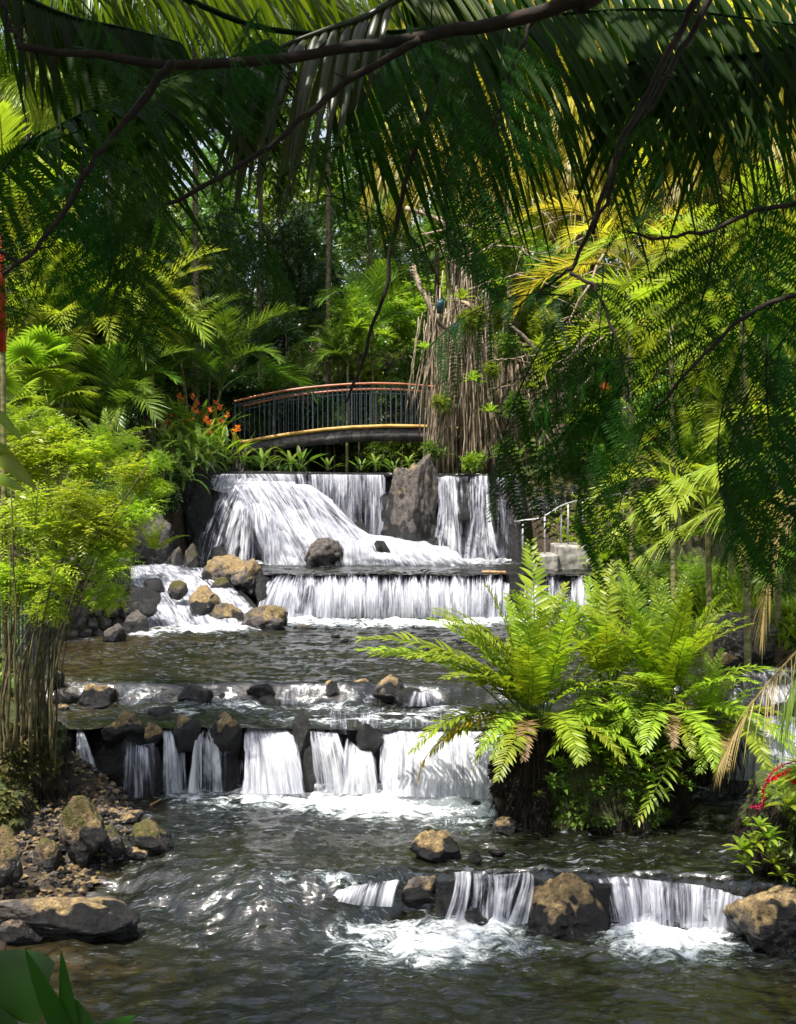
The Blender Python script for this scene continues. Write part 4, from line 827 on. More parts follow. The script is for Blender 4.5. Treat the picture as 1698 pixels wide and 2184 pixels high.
def palm(label, x, y, zc, L, mat=None, kind='areca', n=11, name='areca_palm', cat='palm', group=None, stems=1, seed=0, stem_mat=None, z0=None, spread=0.25, stemr=0.05, lean=0.3, el=(0, 1, 2, 3)):
    rs = np.random.RandomState(seed+900); mat = mat or L_PALM
    zg = gz(x, y) if z0 is None else z0
    root = thing(name, label, cat, (x, y, zg), 0, group)
    for k in range(stems):
        cx, cy = (rs.uniform(-spread, spread), rs.uniform(-spread, spread)) if stems > 1 else (0, 0)
        tx, ty = cx*(2.2+lean)+rs.uniform(-lean, lean)*.5, cy*(2.2+lean)+rs.uniform(-lean, lean)*.5; tz = max((zc-zg)*(1.0 if k == 0 else rs.uniform(.55, 1.0)), 0.15)
        m = MB(); p = smooth_path([(cx, cy, -0.2), ((cx*.6+tx*.4), (cy*.6+ty*.4), tz*.5), (tx, ty, tz)], 10); tube(m, p, stemr*np.linspace(1.1, .75, 10), 8); m.build('stem', stem_mat or M_PALMST, root)
        for i in range(n):
            a = i*2.39996 + rs.uniform(-.3, .3); v = el[min(int(i/n*len(el)), len(el)-1)]
            link_mesh('frond', frond_mesh(kind, mat, v + 4*(i % 2) if kind in ('areca', 'coco') else (v)), root, (tx, ty, tz-0.02*i*L*.3), (rs.uniform(-.15, .15), rs.uniform(-.12, .12), a), L*rs.uniform(.8, 1.1))
    return root

def mound(x, y, z, size, label, seed, moss=0.35, nt=2500, mat=None, leaf=None):
    root = thing('earth_bank', label, 'bank', (x, y, z)); rs = np.random.RandomState(seed)
    mb = rock_mb(size, seed, 0.25, -1, 0.0, moss, 0.3, 6)
    v = np.concatenate(mb.v); v = v*(1+0.16*fbm(v[:, 0]*2.5+seed, v[:, 1]*2.5, v[:, 2]*2.5, 3)+0.10*fbm(v[:, 0]*8, v[:, 1]*8, v[:, 2]*8, 4))[:, None]; mb.v = [v]
    mb.build('earth', mat or M_GROUND, root)
    k = rs.randint(0, len(v), nt); p = v[k]; n = nrm(p*[1, 1, 1.4]); up = rs.rand(nt) < .6
    m = MB(); D = n*1.0 + rs.randn(nt, 3)*.7; s = rs.uniform(.03, .085, nt)
    patch = fbm(p[:, 0]*3+seed, p[:, 1]*3, p[:, 2]*3, 3) > -.05
    m2 = patch & (n[:, 2] > -.2)
    strips(m, p[m2]*.995, D[m2], rs.randn(m2.sum(), 3), s[m2], s[m2]*.55, .3, 2, 'lance', 0, np.clip(rs.normal(.45, .22, m2.sum()), 0, 1)); tag(m.build('moss', leaf or L_MID, root), kind='stuff')
    m3 = ~m2; m = MB(); nn = m3.sum()
    strips(m, p[m3], n[m3]*.25+[0, 0, -1.0]+rs.randn(nn, 3)*.25, rs.randn(nn, 3), rs.uniform(.06, .28, nn), .008, .0, 2, 'blade', 0, rs.rand(nn)); tag(m.build('hanging_roots', M_FIBRE, root), kind='stuff')
    return root
L_MOSSY = leaf_mat('brown_moss', (0.035, 0.028, 0.006), (0.13, 0.11, 0.02), (0.20, 0.20, 0.03), 0.25, 0.7)
def mounds():
    mound(-4.55, 12.5, 1.0, (1.6, 1.5, 1.3), 'mossy brown earth bank holding the cane stems of the lime shrub', 3, nt=11000, leaf=L_MOSSY)
    mound(-4.75, 11.7, 0.55, (1.7, 1.3, .9), 'low earth bank cut by the left edge above the shingle', 5, nt=11000, leaf=L_MOSSY)
    mound(4.15, 10.55, 0.75, (1.5, 1.2, 1.15), 'mossy earth bank above the ochre boulder on the right edge', 7, 0.5, nt=11000, leaf=L_BRIGHT)
    mound(4.35, 10.2, 0.35, (1.3, 0.9, 0.9), 'brown lower bank with small weeds behind the ochre boulder', 8, 0.5, nt=3000)
    mound(1.5, 12.15, 0.68, (.85, .9, 1.25), 'dark fibrous root mass under the left giant fern', 9, 0.1, nt=9000, mat=M_FIBRE, leaf=M_FIBRE)
    mound(2.85, 12.2, 0.68, (.8, .9, 1.2), 'dark fibrous root mass under the right giant fern', 11, 0.1, nt=9000, mat=M_FIBRE, leaf=M_FIBRE)
    mound(2.2, 12.0, 0.60, (1.6, 1.15, 1.1), 'dark mossy earth core of the fern island', 10, 0.3, nt=11000)

mounds()
# crowns of leafy sprays (unit radius)
def crown_mesh(kind, v, mat):
    key = ('crown', kind, v, mat.name)
    if key in _mc: return _mc[key]
    rs = np.random.RandomState(v*7+13); mb = MB()
    ntw, lp, tl, ll, lw, dr = {'small': (900, 9, .22, .075, .032, .15), 'fine': (1100, 12, .26, .05, .02, .1), 'big': (420, 8, .30, .16, .065, .35), 'palmate': (520, 9, .16, .15, .042, .45), 'lime': (330, 11, .46, .135, .048, .2), 'far': (520, 8, .26, .13, .055, .3), 'tuft': (150, 14, .05, .42, .035, .5)}[kind]
    nl = 9 + v % 3; c = nrm(rs.randn(nl, 3))*rs.uniform(.25, .68, (nl, 1)); c[:, 2] = c[:, 2]*0.85 ; r = rs.uniform(.25, .45, nl)
    li = rs.randint(0, nl, ntw); d = nrm(rs.randn(ntw, 3) + np.array([0, 0, .35])); b = c[li] + d*(r[li]*rs.uniform(.45, .95, ntw))[:, None]
    td = nrm(d + rs.randn(ntw, 3)*.55 + np.array([0, 0, .05])); side = nrm(np.cross(td, np.array([0, 0, 1.0]) + rs.randn(ntw, 3)*.2))
    q = np.arange(lp); s = (q+1)/lp; sg = np.where(q % 2 == 0, 1, -1)
    tt = np.clip(rs.normal(.5, .2, ntw), 0, 1)
    if kind in ('palmate', 'tuft'):
        a = 2*math.pi*q/lp
        up = np.cross(side, td); B = np.repeat((b+td*tl)[:, None], lp, 1); sp = 0.45 if kind == 'palmate' else 0.9
        D = td[:, None]*sp + (side[:, None]*np.cos(a)[None, :, None] + up[:, None]*np.sin(a)[None, :, None]) + np.array([0, 0, -.15]); Wd = np.cross(D, td[:, None]+0*D)
        L = ll*rs.uniform(.75, 1.1, (ntw, lp))
    else:
        B = b[:, None] + td[:, None]*(tl*s)[None, :, None]; B[..., 2] -= .25*tl*s**2
        D = td[:, None]*0.55 + side[:, None]*sg[None, :, None] + rs.randn(ntw, lp, 3)*.22; up = np.cross(side, td)
        Wd = td[:, None]*1.0 + up[:, None]*rs.uniform(-.5, .5, (ntw, lp, 1)); L = ll*(1-.35*s)[None]*rs.uniform(.75, 1.2, (ntw, lp))
    strips(mb, B.reshape(-1, 3), D.reshape(-1, 3), Wd.reshape(-1, 3), L.reshape(-1), lw*L.reshape(-1)/ll, dr, 2 if kind != 'tuft' else 3, 'lance' if kind != 'tuft' else 'blade', 0, np.clip(np.repeat(tt, lp)+rs.randn(ntw*lp)*.10, 0, 1))
    _mc[key] = mb.mesh('crown', mat); return _mc[key]
def tree(label, x, y, zt, R, kind='small', mat=None, name='broadleaf_tree', cat='tree', group=None, seed=0, trunk=None, zr=1.0, z0=None, tr=0.07, parts=True, hang=0.0):
    rs = np.random.RandomState(seed+77); mat = mat or L_MID; zg = gz(x, y) if z0 is None else z0
    root = thing(name, label, cat, (x, y, zg), 0, group); zc = zt - zg - R*zr*.9
    link_mesh('crown', crown_mesh(kind, seed % 4, mat), root, (0, 0, zc), (0, 0, rs.uniform(0, 6.28)), (R*rs.uniform(.9, 1.1), R*rs.uniform(.9, 1.1), R*zr))
    if parts:
        m = MB(); k = 5; h = max(zc, .3)
        p = smooth_path([(0, 0, -.3), (rs.uniform(-.2, .2)*R, rs.uniform(-.2, .2)*R, h*.5), (0, 0, h)], 8); tube(m, p, tr*np.linspace(1.2, .6, 8), 7)
        for i in range(k):
            a = i*2.4+rs.rand(); e = np.array([math.cos(a), math.sin(a), rs.uniform(.1, .9)*zr])*R*.65
            tube(m, smooth_path([p[5], p[-1]*.6+p[5]*.4+e*.5, p[-1]+e], 7), tr*np.linspace(.5, .15, 7), 5)
        m.build('trunk', trunk or M_TRUNK, root)
    return root
def zpx(py, Y): return P(0, py, Y)[2]
def shrub(label, px, Y, top, Rpx, **k):
    R = Rpx/F*Y; return tree(label, XP(px, Y), Y, zpx(top, Y), R, **dict(dict(name='shrub', cat='shrub', tr=0.03), **k))

# ------------------------------------------------------------------ wooded hillside
RS = np.random.RandomState(42); cnt = 0
for row, (Y, stepx, tops, Rm) in enumerate([(37, 2.6, (700, 830), 1.5), (40, 3.0, (600, 740), 2.0), (44, 3.4, (500, 640), 2.4), (49, 4.0, (430, 540), 2.8), (55, 4.6, (370, 470), 3.2), (63, 5.4, (320, 420), 3.6), (73, 6.5, (285, 370), 4.2)]):
    w = 0.42*Y; x = -w + RS.uniform(0, 1)
    while x < w:
        yy = Y+RS.uniform(-1.8, 1.8); px = CX + x/yy*F; top = RS.uniform(*tops)
        if px > 1000: top -= 60
        kd, mt, lb, nm = [('far', L_DARK, 'dark dense broadleaf tree in the wooded hillside behind the footbridge', 'broadleaf_tree'), ('palmate', L_MID, 'umbrella leaved tree in the wooded hillside behind the footbridge', 'umbrella_tree'),
                  ('far', L_MID, 'mid green leafy tree in the wooded hillside behind the footbridge', 'broadleaf_tree'), ('small', L_DARK, 'vine draped small leaved tree in the wooded hillside', 'vine_tree'), ('far', L_BRIGHT, 'yellow green tree high on the wooded hillside', 'broadleaf_tree')][int(RS.choice(5, p=[.25, .2, .22, .15, .18] if px < 950 else [.12, .15, .25, .08, .40]))]
        R = Rm*RS.uniform(.75, 1.2)
        if 395 < px < 470 and Y > 60: top += 70
        tree(lb, x, yy, zpx(top, yy), R, kd, mt, group='trees of the wooded hillside', seed=int(RS.randint(1000)), zr=RS.uniform(.9, 1.5), name=nm)
        x += stepx*RS.uniform(.7, 1.15)
for i, (px, Y, top, R_, lb) in enumerate([(180, 44, 40, 190, 'tall dense tree filling the upper left behind the near palm'), (330, 47, 60, 150, 'tall dense tree left of the small sky gap'), (590, 46, 60, 150, 'tall dense tree right of the small sky gap'), (760, 48, 20, 170, 'tall tree behind the top of the near palm fronds'), (960, 44, 40, 170, 'tall tree rising behind the banyan'), (1200, 42, -20, 190, 'tall bright tree behind the golden palms'), (1480, 40, -40, 210, 'tall bright tree at the upper right behind the golden palms'), (20, 42, 20, 170, 'tall tree in the top left corner'), (480, 52, 290, 110, 'lower tree under the small sky gap')]):
    tree(lb, XP(px, Y), Y, zpx(top, Y), R_/F*Y, 'far', L_MID if i not in (5, 6) else L_BRIGHT, zr=1.5, seed=i*3+2, name='broadleaf_tree')
# low hillside growth
for i in range(70):
    Y = RS.uniform(33.5, 38); px = RS.uniform(-60, 1760); x = XP(px, Y)
    k = RS.choice(4); mt = [L_DARK, L_MID, L_MID, L_BRIGHT][k]
    tree(['low dark shrub at the foot of the wooded hillside', 'low mid green shrub at the foot of the wooded hillside', 'low big leaved shrub at the foot of the wooded hillside', 'low yellow green shrub at the foot of the wooded hillside'][k], x, Y, gz(x, Y)+RS.uniform(1.2, 3.0), RS.uniform(.8, 1.4),
         ['small', 'small', 'big', 'far'][k], mt, name='shrub', cat='shrub', group='shrubs at the foot of the hillside', seed=int(RS.randint(1000)), tr=.03)

# named plants of the middle distance : (label, px, Y, top px, radius px, ...)
for i, (lb, px, Y, top, R, kd, mt, zr) in enumerate([
    ('tall vine smothered trunk column left of centre behind the bridge', 600, 36, 400, 85, 'small', L_DARK, 2.0),
    ('dark vine curtain hanging right of the tall vine column', 690, 36.5, 520, 80, 'small', L_DARK, 1.6),
    ('umbrella leaved tree with bright layered leaves left of the vine column', 430, 35, 500, 110, 'palmate', L_MID, 1.3),
    ('umbrella leaved tree above the left palms', 300, 36, 430, 130, 'palmate', L_MID, 1.2),
    ('pale leaved shrub above the middle of the bridge', 760, 34, 600, 80, 'small', L_BRIGHT, 1.2),
    ('glossy rounded shrub just behind the bridge railing', 640, 33.5, 735, 60, 'fine', L_MID, .9),
    ('silvery broad leaved shrub behind the middle of the railing', 590, 33.2, 770, 50, 'big', L_MID, .8),
    ('dark shrub behind the left end of the railing', 500, 33, 790, 60, 'big', L_DARK, .9),
    ('low dark shrub behind the right part of the railing', 850, 33, 800, 60, 'big', L_DARK, .9),
    ('feathery shrub in the gap above the bridge crown', 720, 35, 680, 70, 'small', L_MID, 1.0),
    ('bushy green undergrowth behind the palms on the left', 330, 32, 660, 110, 'small', L_DARK, 1.2),
    ('dark undergrowth at the far left behind the red stemmed palm', 60, 30, 620, 130, 'small', L_DARK, 1.3),
    ('yellow leaved shrub beneath the banyan branches', 1180, 29, 700, 70, 'big', L_BRIGHT, 1.0),
    ('orange tipped shrub on the right slope above the terrace', 1400, 27, 610, 120, 'small', L_BRIGHT, .9),
    ('bright leafy shrub upper right of the bromeliad tree', 1300, 29, 560, 110, 'big', L_BRIGHT, 1.1),
    ('leafy yellow green mass on the right slope', 1540, 25, 640, 130, 'small', L_LIME, 1.0),
    ('dense shrub on the right slope cut by the edge', 1680, 23, 560, 150, 'small', L_BRIGHT, 1.2),
    ('mid green shrub over the terrace ledge', 1420, 26, 800, 110, 'big', L_MID, 1.0),
    ('dark leaved shrub behind the handrail', 1290, 27.5, 900, 100, 'small', L_MID, 1.0),
    ('green shrub at the back of the right terrace', 1500, 24, 880, 120, 'big', L_BRIGHT, 1.0),
    ('grassy leaved shrub beside the very large purple grey boulder', 1480, 20, 1170, 85, 'fine', L_BRIGHT, .8),
    ('low leafy shrub behind the right fern clump', 1400, 19.5, 1200, 90, 'big', L_MID, .8),
    ('shrub filling the bank right of the weir', 1330, 22.5, 1215, 80, 'small', L_BRIGHT, .7),
    ('bushy shrub at the right edge above the boulder', 1660, 18.5, 1080, 110, 'small', L_MID, 1.1),
    ('dense shrub behind the lime shrub at the left edge', 30, 20, 870, 110, 'small', L_MID, 1.2),
    ('dark bush over the stone wall', 230, 23, 1010, 90, 'small', L_MID, .9),
    ('leafy bush between the palms and the side cascade', 330, 26.2, 960, 80, 'big', L_DARK, 1.0)]):
    shrub(lb, px, Y, top, R, kind=kd, mat=mt, zr=zr, seed=i*5+1, z0=None if Y > 22.6 or px < 300 or px > 1350 else None)

# palms on the left
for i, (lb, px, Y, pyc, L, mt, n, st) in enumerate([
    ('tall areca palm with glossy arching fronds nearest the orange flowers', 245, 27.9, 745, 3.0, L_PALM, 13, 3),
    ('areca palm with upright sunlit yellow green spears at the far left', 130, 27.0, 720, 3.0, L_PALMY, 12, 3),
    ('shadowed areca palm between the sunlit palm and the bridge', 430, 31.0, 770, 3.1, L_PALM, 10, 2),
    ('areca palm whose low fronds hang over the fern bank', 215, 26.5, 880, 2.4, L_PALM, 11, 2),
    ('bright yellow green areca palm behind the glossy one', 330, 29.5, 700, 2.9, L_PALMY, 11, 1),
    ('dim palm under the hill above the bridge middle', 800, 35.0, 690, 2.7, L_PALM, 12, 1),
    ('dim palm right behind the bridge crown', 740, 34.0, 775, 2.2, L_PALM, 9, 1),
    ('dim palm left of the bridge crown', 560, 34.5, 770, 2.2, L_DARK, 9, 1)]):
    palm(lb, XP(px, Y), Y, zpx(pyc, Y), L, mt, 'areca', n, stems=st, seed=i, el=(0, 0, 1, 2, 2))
for i, (px, Y, py, L) in enumerate([(40, 24, 830, 1.7), (75, 25, 800, 1.6), (20, 23, 900, 1.6), (100, 24.5, 870, 1.5)]):
    palm(['fan leaved palm at the left edge with pale shining leaves', 'fan leaved palm behind the shining one', 'low fan leaved palm cut by the left edge', 'fan leaved palm touching the lime shrub'][i], XP(px, Y), Y, zpx(py, Y), L, L_BRIGHT, 'fan', 9, name='fan_palm', seed=20+i, el=(0, 1, 2), stemr=.04)
# red stemmed palm at the left edge
x, y = XP(8, 12.0), 12.0; zt = zpx(560, y)
t = palm('slender palm with a scarlet crownshaft at the left edge', x, y, zt, 1.9, L_PALMY, 'areca', 7, name='lipstick_palm', seed=31, stemr=.035, lean=0.02, stem_mat=M_PALMST, el=(0, 0, 1, 1))
m = MB(); tube(m, [(0, 0, zpx(750, y)-t.location.z), (0, 0, zpx(560, y)-t.location.z), (0.0, 0, zpx(400, y)-t.location.z)], [.042, .038, .012], 8); m.build('crownshaft', M_RED, t)

# right: palms
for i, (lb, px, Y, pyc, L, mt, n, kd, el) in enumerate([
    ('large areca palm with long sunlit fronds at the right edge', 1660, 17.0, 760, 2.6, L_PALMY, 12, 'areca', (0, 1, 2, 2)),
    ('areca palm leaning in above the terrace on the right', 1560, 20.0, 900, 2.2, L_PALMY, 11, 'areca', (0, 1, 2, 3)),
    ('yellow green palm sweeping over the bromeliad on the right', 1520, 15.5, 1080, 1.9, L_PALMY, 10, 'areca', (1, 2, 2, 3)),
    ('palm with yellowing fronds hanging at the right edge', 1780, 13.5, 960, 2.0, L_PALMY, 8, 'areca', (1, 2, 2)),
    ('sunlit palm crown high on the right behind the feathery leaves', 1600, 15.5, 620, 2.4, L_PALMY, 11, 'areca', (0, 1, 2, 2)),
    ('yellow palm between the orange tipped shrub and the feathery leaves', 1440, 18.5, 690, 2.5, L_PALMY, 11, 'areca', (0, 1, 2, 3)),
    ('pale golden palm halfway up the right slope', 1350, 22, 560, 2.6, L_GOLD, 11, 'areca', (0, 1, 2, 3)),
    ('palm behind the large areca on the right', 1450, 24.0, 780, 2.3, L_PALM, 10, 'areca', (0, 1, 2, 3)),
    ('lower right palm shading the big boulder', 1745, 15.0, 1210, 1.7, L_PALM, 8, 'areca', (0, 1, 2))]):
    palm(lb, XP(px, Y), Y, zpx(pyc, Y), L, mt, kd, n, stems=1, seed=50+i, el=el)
# tall palms behind the dark near fronds; golden ones carry backlight in their colour
for i, (px, Y, pyc, L, mt) in enumerate([(1010, 33, 250, 4.2, L_GOLD), (1180, 34, 190, 4.2, L_GOLD), (1330, 32, 260, 4.0, L_GOLD), (1480, 31, 170, 4.0, L_GOLD), (1600, 30, 300, 3.8, L_GOLD), (1740, 29, 200, 3.8, L_GOLD), (1260, 36, 80, 4.6, L_GOLD), (1560, 35, 60, 4.6, L_GOLD), (930, 36, 130, 4.2, L_GOLD), (1100, 37, 60, 4.4, L_GOLD), (1400, 34, 360, 3.6, L_GOLD), (1700, 31, 400, 3.4, L_GOLD),
                                         (150, 34, 60, 4.2, L_PALM), (330, 38, 90, 4.2, L_PALM), (20, 32, 200, 4.0, L_PALMY), (560, 38, 20, 4.4, L_PALM), (60, 30, 20, 4.0, L_PALM), (240, 31, -40, 4.0, L_PALM), (420, 33, -60, 4.0, L_PALM), (700, 35, -20, 4.4, L_PALM)]):
    lb = 'tall golden backlit palm showing between the dark near fronds' if i < 12 else 'tall palm showing behind the dark fronds at the upper left'
    palm(lb, XP(px, Y), Y, zpx(pyc, Y), L, mt, 'coco', 15, name='tall_palm', seed=70+i, el=(0, 1, 1, 2, 3), stemr=.09, group='golden palms at the upper right' if i < 12 else 'tall palms at the upper left', stem_mat=M_TRUNK)
for i, (px, Y, py, R) in enumerate([(960, 31, 300, 1.5), (1080, 31, 340, 1.5), (1230, 31.5, 380, 1.5)]):
    m = MB(); rs = np.random.RandomState(i); n = 260; a = rs.uniform(0, 6.28, n)
    D = np.stack([np.cos(a)*.5, np.sin(a)*.5, rs.uniform(-.3, .4, n)], -1); strips(m, np.stack([np.cos(a)*.15, np.sin(a)*.15, rs.uniform(-.8, .6, n)], -1), D, np.cross(D, [0, 0, 1.0]) + rs.randn(n, 3)*.3, rs.uniform(1.0, 2.0, n), .05, 1.0, 6, 'palm', 0, rs.rand(n))
    y = Y; root = thing('screw_pine', 'tree with a shaggy skirt of golden hanging leaves behind the near fronds', 'tree', (XP(px, Y), Y, gz(XP(px, Y), Y)), 0, 'shaggy trees with golden hanging leaves')
    zt = zpx(py, Y)-root.location.z; o = m.build('leaf_skirt', L_GOLD, root); o.location = (0, 0, zt)
    m = MB(); tube(m, [(0, 0, -.2), (.1, 0, zt*.5), (0, 0, zt)], .09, 8); m.build('trunk', M_TRUNK, root)

# ------------------------------------------------------------------ banyan with aerial roots
by = thing('banyan_tree', 'banyan with a curtain of hanging aerial roots beside the right end of the bridge', 'tree', (XP(1010, 29), 29, 4.5)); bb = np.array(by.location)
rs = np.random.RandomState(8); extra = MB()
tops = [(880, 690), (900, 640), (930, 600), (960, 560), (1000, 540), (1040, 600), (1070, 650), (1100, 740), (1130, 760)]
for i in range(270):
    px = 903+rs.beta(1.0, 1.1)*235 if i % 3 else rs.uniform(1090, 1240); Y = rs.uniform(28.0, 30.2) if i > 40 else rs.uniform(27.8, 28.4)
    tp = np.interp(px, [q[0] for q in tops], [q[1] for q in tops]) + rs.uniform(-30, 160)
    fan = (px-1010)/100; tx = px - fan*rs.uniform(0, 60) + rs.uniform(-22, 22)
    if i < 14: px = rs.uniform(868, 905); tx = px+rs.uniform(15, 45); bt = rs.uniform(840, 930); tp = rs.uniform(650, 700)
    else: bt = 1008
    p = [P(tx, tp, Y+.2), P(tx*.55+px*.45+rs.uniform(-6, 6), tp*.5+bt*.5, Y+rs.uniform(-.1, .1)), P(px, bt, Y)]
    if bt == 1008: p[2][2] = 4.35
    q = smooth_path(p, 10); q[:, :2] += (fbm(q[:, 2:3]*1.5, i*3.1, np.array([[0.0, 9.0]]), 2))*0.07
    m = MB() if i < 90 else extra; tube(m, q-bb, rs.uniform(.007, .026)*np.linspace(.8, 1.15, 10), 6, tint=rs.rand())
    if i < 90: m.build('aerial_root', M_ROOT, by)
tag(extra.build('root_mass', M_ROOT, by), kind='stuff')
m = MB(); tube(m, smooth_path([P(1000, 1000, 30.4), P(1010, 850, 30.3), P(1000, 720, 30), P(985, 560, 30), P(960, 470, 30)], 14)-bb, np.linspace(.5, .14, 14), 10); m.build('trunk', M_TRUNK, by)
def wob(pts, n, seed, a=.06):
    q = smooth_path([P(*p) for p in pts], n); q += np.stack([fbm(np.arange(n)*.5, seed*3.3, k*7.0, 3) for k in range(3)], -1)*a; return q
for j, (pts, r) in enumerate([([(885,565,28.4),(905,620,28.3),(930,670,28.2),(965,705,28.3),(1000,740,28.6)], .085), ([(975,640,28.4),(1010,660,28.2),(1045,690,28.4)], .06), ([(870,440,28.6),(930,470,28.4),(990,520,28.5),(1040,600,28.8)], .07), ([(900,500,28.2),(1000,480,28),(1100,500,28.2),(1190,470,28.5)], .03), ([(960,560,28.3),(1060,520,28.0),(1150,540,28.2),(1250,500,28.6)], .03),
        ([(1000,620,28),(1100,590,27.8),(1190,610,28),(1280,570,28.4)], .028), ([(1320,700,27.5),(1250,740,27.5),(1170,790,27.8),(1090,850,28)], .028), ([(880,540,28),(940,520,27.8),(1010,540,28),(1080,500,28)], .02), ([(1040,770,27.4),(1100,765,27.4),(1160,755,27.5)], .02), ([(1190,690,27.6),(1240,670,27.6),(1300,690,27.6)], .022),
        ([(1130,430,28),(1180,460,28),(1260,450,28.2)], .022), ([(1290,540,27.5),(1260,600,27.5),(1225,660,27.6),(1200,740,27.8)], .045)]):
    q = wob(pts, 16, j, .12); m = MB(); tube(m, q-bb, r*np.linspace(1, .45, 16), 7, tint=.8)
    for t in range(5):
        k = rs.randint(3, 15); d = nrm(rs.randn(3)*np.array([1, .4, .8])); tube(m, smooth_path([q[k], q[k]+d*.35+[0, 0, .05], q[k]+d*.8+rs.randn(3)*.12], 6)-bb, .010, 4, tint=.9)
    m.build('branch', M_ROOT, by)
for j, (px, Y, top, R) in enumerate([(930, 29.5, 420, 70), (1060, 29.5, 450, 80), (1170, 29, 520, 70), (1000, 28.3, 640, 40), (1080, 28.0, 700, 45), (940, 27.9, 830, 28), (1100, 27.8, 830, 35), (1050, 27.8, 760, 25), (925, 27.8, 930, 30), (1010, 27.8, 955, 30), (1075, 27.7, 930, 30), (1160, 28, 640, 45), (1150, 28.2, 860, 40)]):
    R_ = R/F*Y; link_mesh('crown', crown_mesh('big', j % 4, L_BRIGHT if j % 2 else L_MID), by, (XP(px, Y)-bb[0], Y-bb[1], zpx(top+R, Y)-bb[2]), (0, 0, j), R_)
# twisted bromeliad tree
bt = thing('twisted_tree', 'gnarled brown tree with forked limbs carrying bromeliads', 'tree', (XP(1203, 27), 27, gz(XP(1203, 27), 27))); tb = np.array(bt.location)
m = MB(); tube(m, wob([(1206,990,27),(1203,870,27),(1205,800,27),(1212,760,27)], 14, 3, .05)-tb, np.linspace(.15, .11, 14), 9, tint=.4); m.build('trunk', M_TRUNK, bt)
for pts, r in [([(1205,800,27),(1175,785,26.9),(1150,755,26.8),(1120,720,26.8),(1085,690,26.8)], .075), ([(1210,770,27),(1190,745,26.9),(1165,720,26.8)], .05), ([(1212,765,27),(1240,735,27),(1262,705,27),(1290,640,27)], .07), ([(1205,860,27),(1235,840,27),(1262,800,27)], .035)]:
    m = MB(); tube(m, wob(pts, 12, r*100, .06)-tb, r*np.linspace(1, .6, 12), 8, tint=.7); m.build('limb', M_TRUNK, bt)
# bromeliads and rosettes
def rosette(label, px, Y, py, size, mat=None, n=26, e=(15, 80), name='bromeliad', cat='bromeliad', w=.09, droop=.35, group=None, seed=0):
    rs = np.random.RandomState(seed+px); p = P(px, py, Y); m = MB(); a = np.arange(n)*2.39996; el = np.radians(np.linspace(e[0], e[1], n)+rs.randn(n)*6)
    D = np.stack([np.cos(a)*np.cos(el), np.sin(a)*np.cos(el), np.sin(el)], -1); W = np.stack([-np.sin(a), np.cos(a), 0*a], -1)
    strips(m, D*.02, D, W, size*rs.uniform(.8, 1.1, n), size*w*1.4, droop, 5, 'lance', .4, np.clip(rs.normal(.5, .2, n), 0, 1))
    o = m.build(name, mat or L_BRIGHT, loc=tuple(p)); return tag(o, label, cat, group)
for a in [('yellow green bromeliad on the upper left limb of the twisted tree', 1155, 26.7, 745, .62), ('bromeliad low on the left limb of the twisted tree', 1150, 26.7, 790, .4), ('bromeliad clump at the foot of the twisted tree', 1215, 26.6, 905, .5), ('lime bromeliad right of the foot of the twisted tree', 1255, 26.4, 880, .5), ('yellowing bromeliad hanging left of the twisted trunk', 1130, 26.8, 830, .4),
          ('bromeliad perched high in the banyan roots', 985, 27.6, 640, .5), ('bromeliad perched high beside the banyan crown', 1065, 27.6, 610, .45), ('dark bromeliad in the middle of the root curtain', 1010, 27.6, 812, .45), ('small reddish bromeliad on the banyan branch near the lamp', 905, 27.8, 745, .35), ('tall dark bromeliad hanging low in the root curtain', 1045, 27.5, 880, .42),
          ('bright bromeliad in the upper right limb', 1275, 26.8, 720, .5)]:
    rosette(*a)
rosette('big glossy green bromeliad on the pale stone ledge', 1290, 23.9, 1198, .75, L_FERN, 34)
rosette('small rosette under the hillside left of the vine column', 760, 33, 700, .6, L_BRIGHT); rosette('rosette on the slope behind the bridge crown', 820, 33.2, 720, .6, L_BRIGHT)
# lamps strapped to the banyan
for (px, py, lb) in [(938, 655, 'teal floodlight strapped high on the pale banyan limb'), (968, 706, 'teal floodlight strapped lower on the pale banyan limb')]:
    t = thing('floodlight', lb, 'floodlight', tuple(P(px, py, 28.0))); m = MB(); tube(m, [(0, .1, -.12), (0, 0, 0), (.03, -.12, .14)], [.07, .09, .09], 12); m.build('housing', M_TEAL, t)
    m = MB(); tube(m, [(-.02, .12, .0), (0, .28, -.05)], .02, 6); m.build('bracket', M_IRON, t)
# leafy things at the foot of the roots and below the bridge
for a in [('split leaved philodendron at the right foot of the root curtain', 1105, 27.2, 985, .8), ('second split leaved philodendron beside the mossy overhang', 1145, 27.0, 975, .8), ('broad leaved plant on the terrace behind the handrail', 1330, 25.5, 1150, .8), ('arum plant with pale leaves right of the handrail', 1375, 25, 1130, .9), ('broad leaved plant under the bridge', 560, 29.3, 1000, .7), ('arching strap leaved plant under the bridge', 640, 29.0, 1000, .9), ('dark broad plant below the bridge middle', 700, 29.0, 1003, .6), ('low plant below the bridge right half', 770, 28.8, 1004, .6), ('low broad plant by the tall boulder under the bridge', 840, 28.6, 1004, .6), ('leafy plant in the roots near the lip', 945, 27.9, 975, .45), ('second leafy plant in the roots near the lip', 990, 27.8, 990, .4), ('single leaved plant low in the root curtain', 1035, 27.8, 985, .4)]:
    lb, px, Y, py, s = a; p = P(px, py, Y); t = thing('broadleaf_plant', lb, 'plant', tuple(p)); rs = np.random.RandomState(px)
    for i in range(9): link_mesh('leaf', frond_mesh('heli', L_PALM if i % 3 else L_MID, i % 3), t, (0, 0, 0), (0, rs.uniform(0, .4), i*2.4), s*rs.uniform(.6, 1))
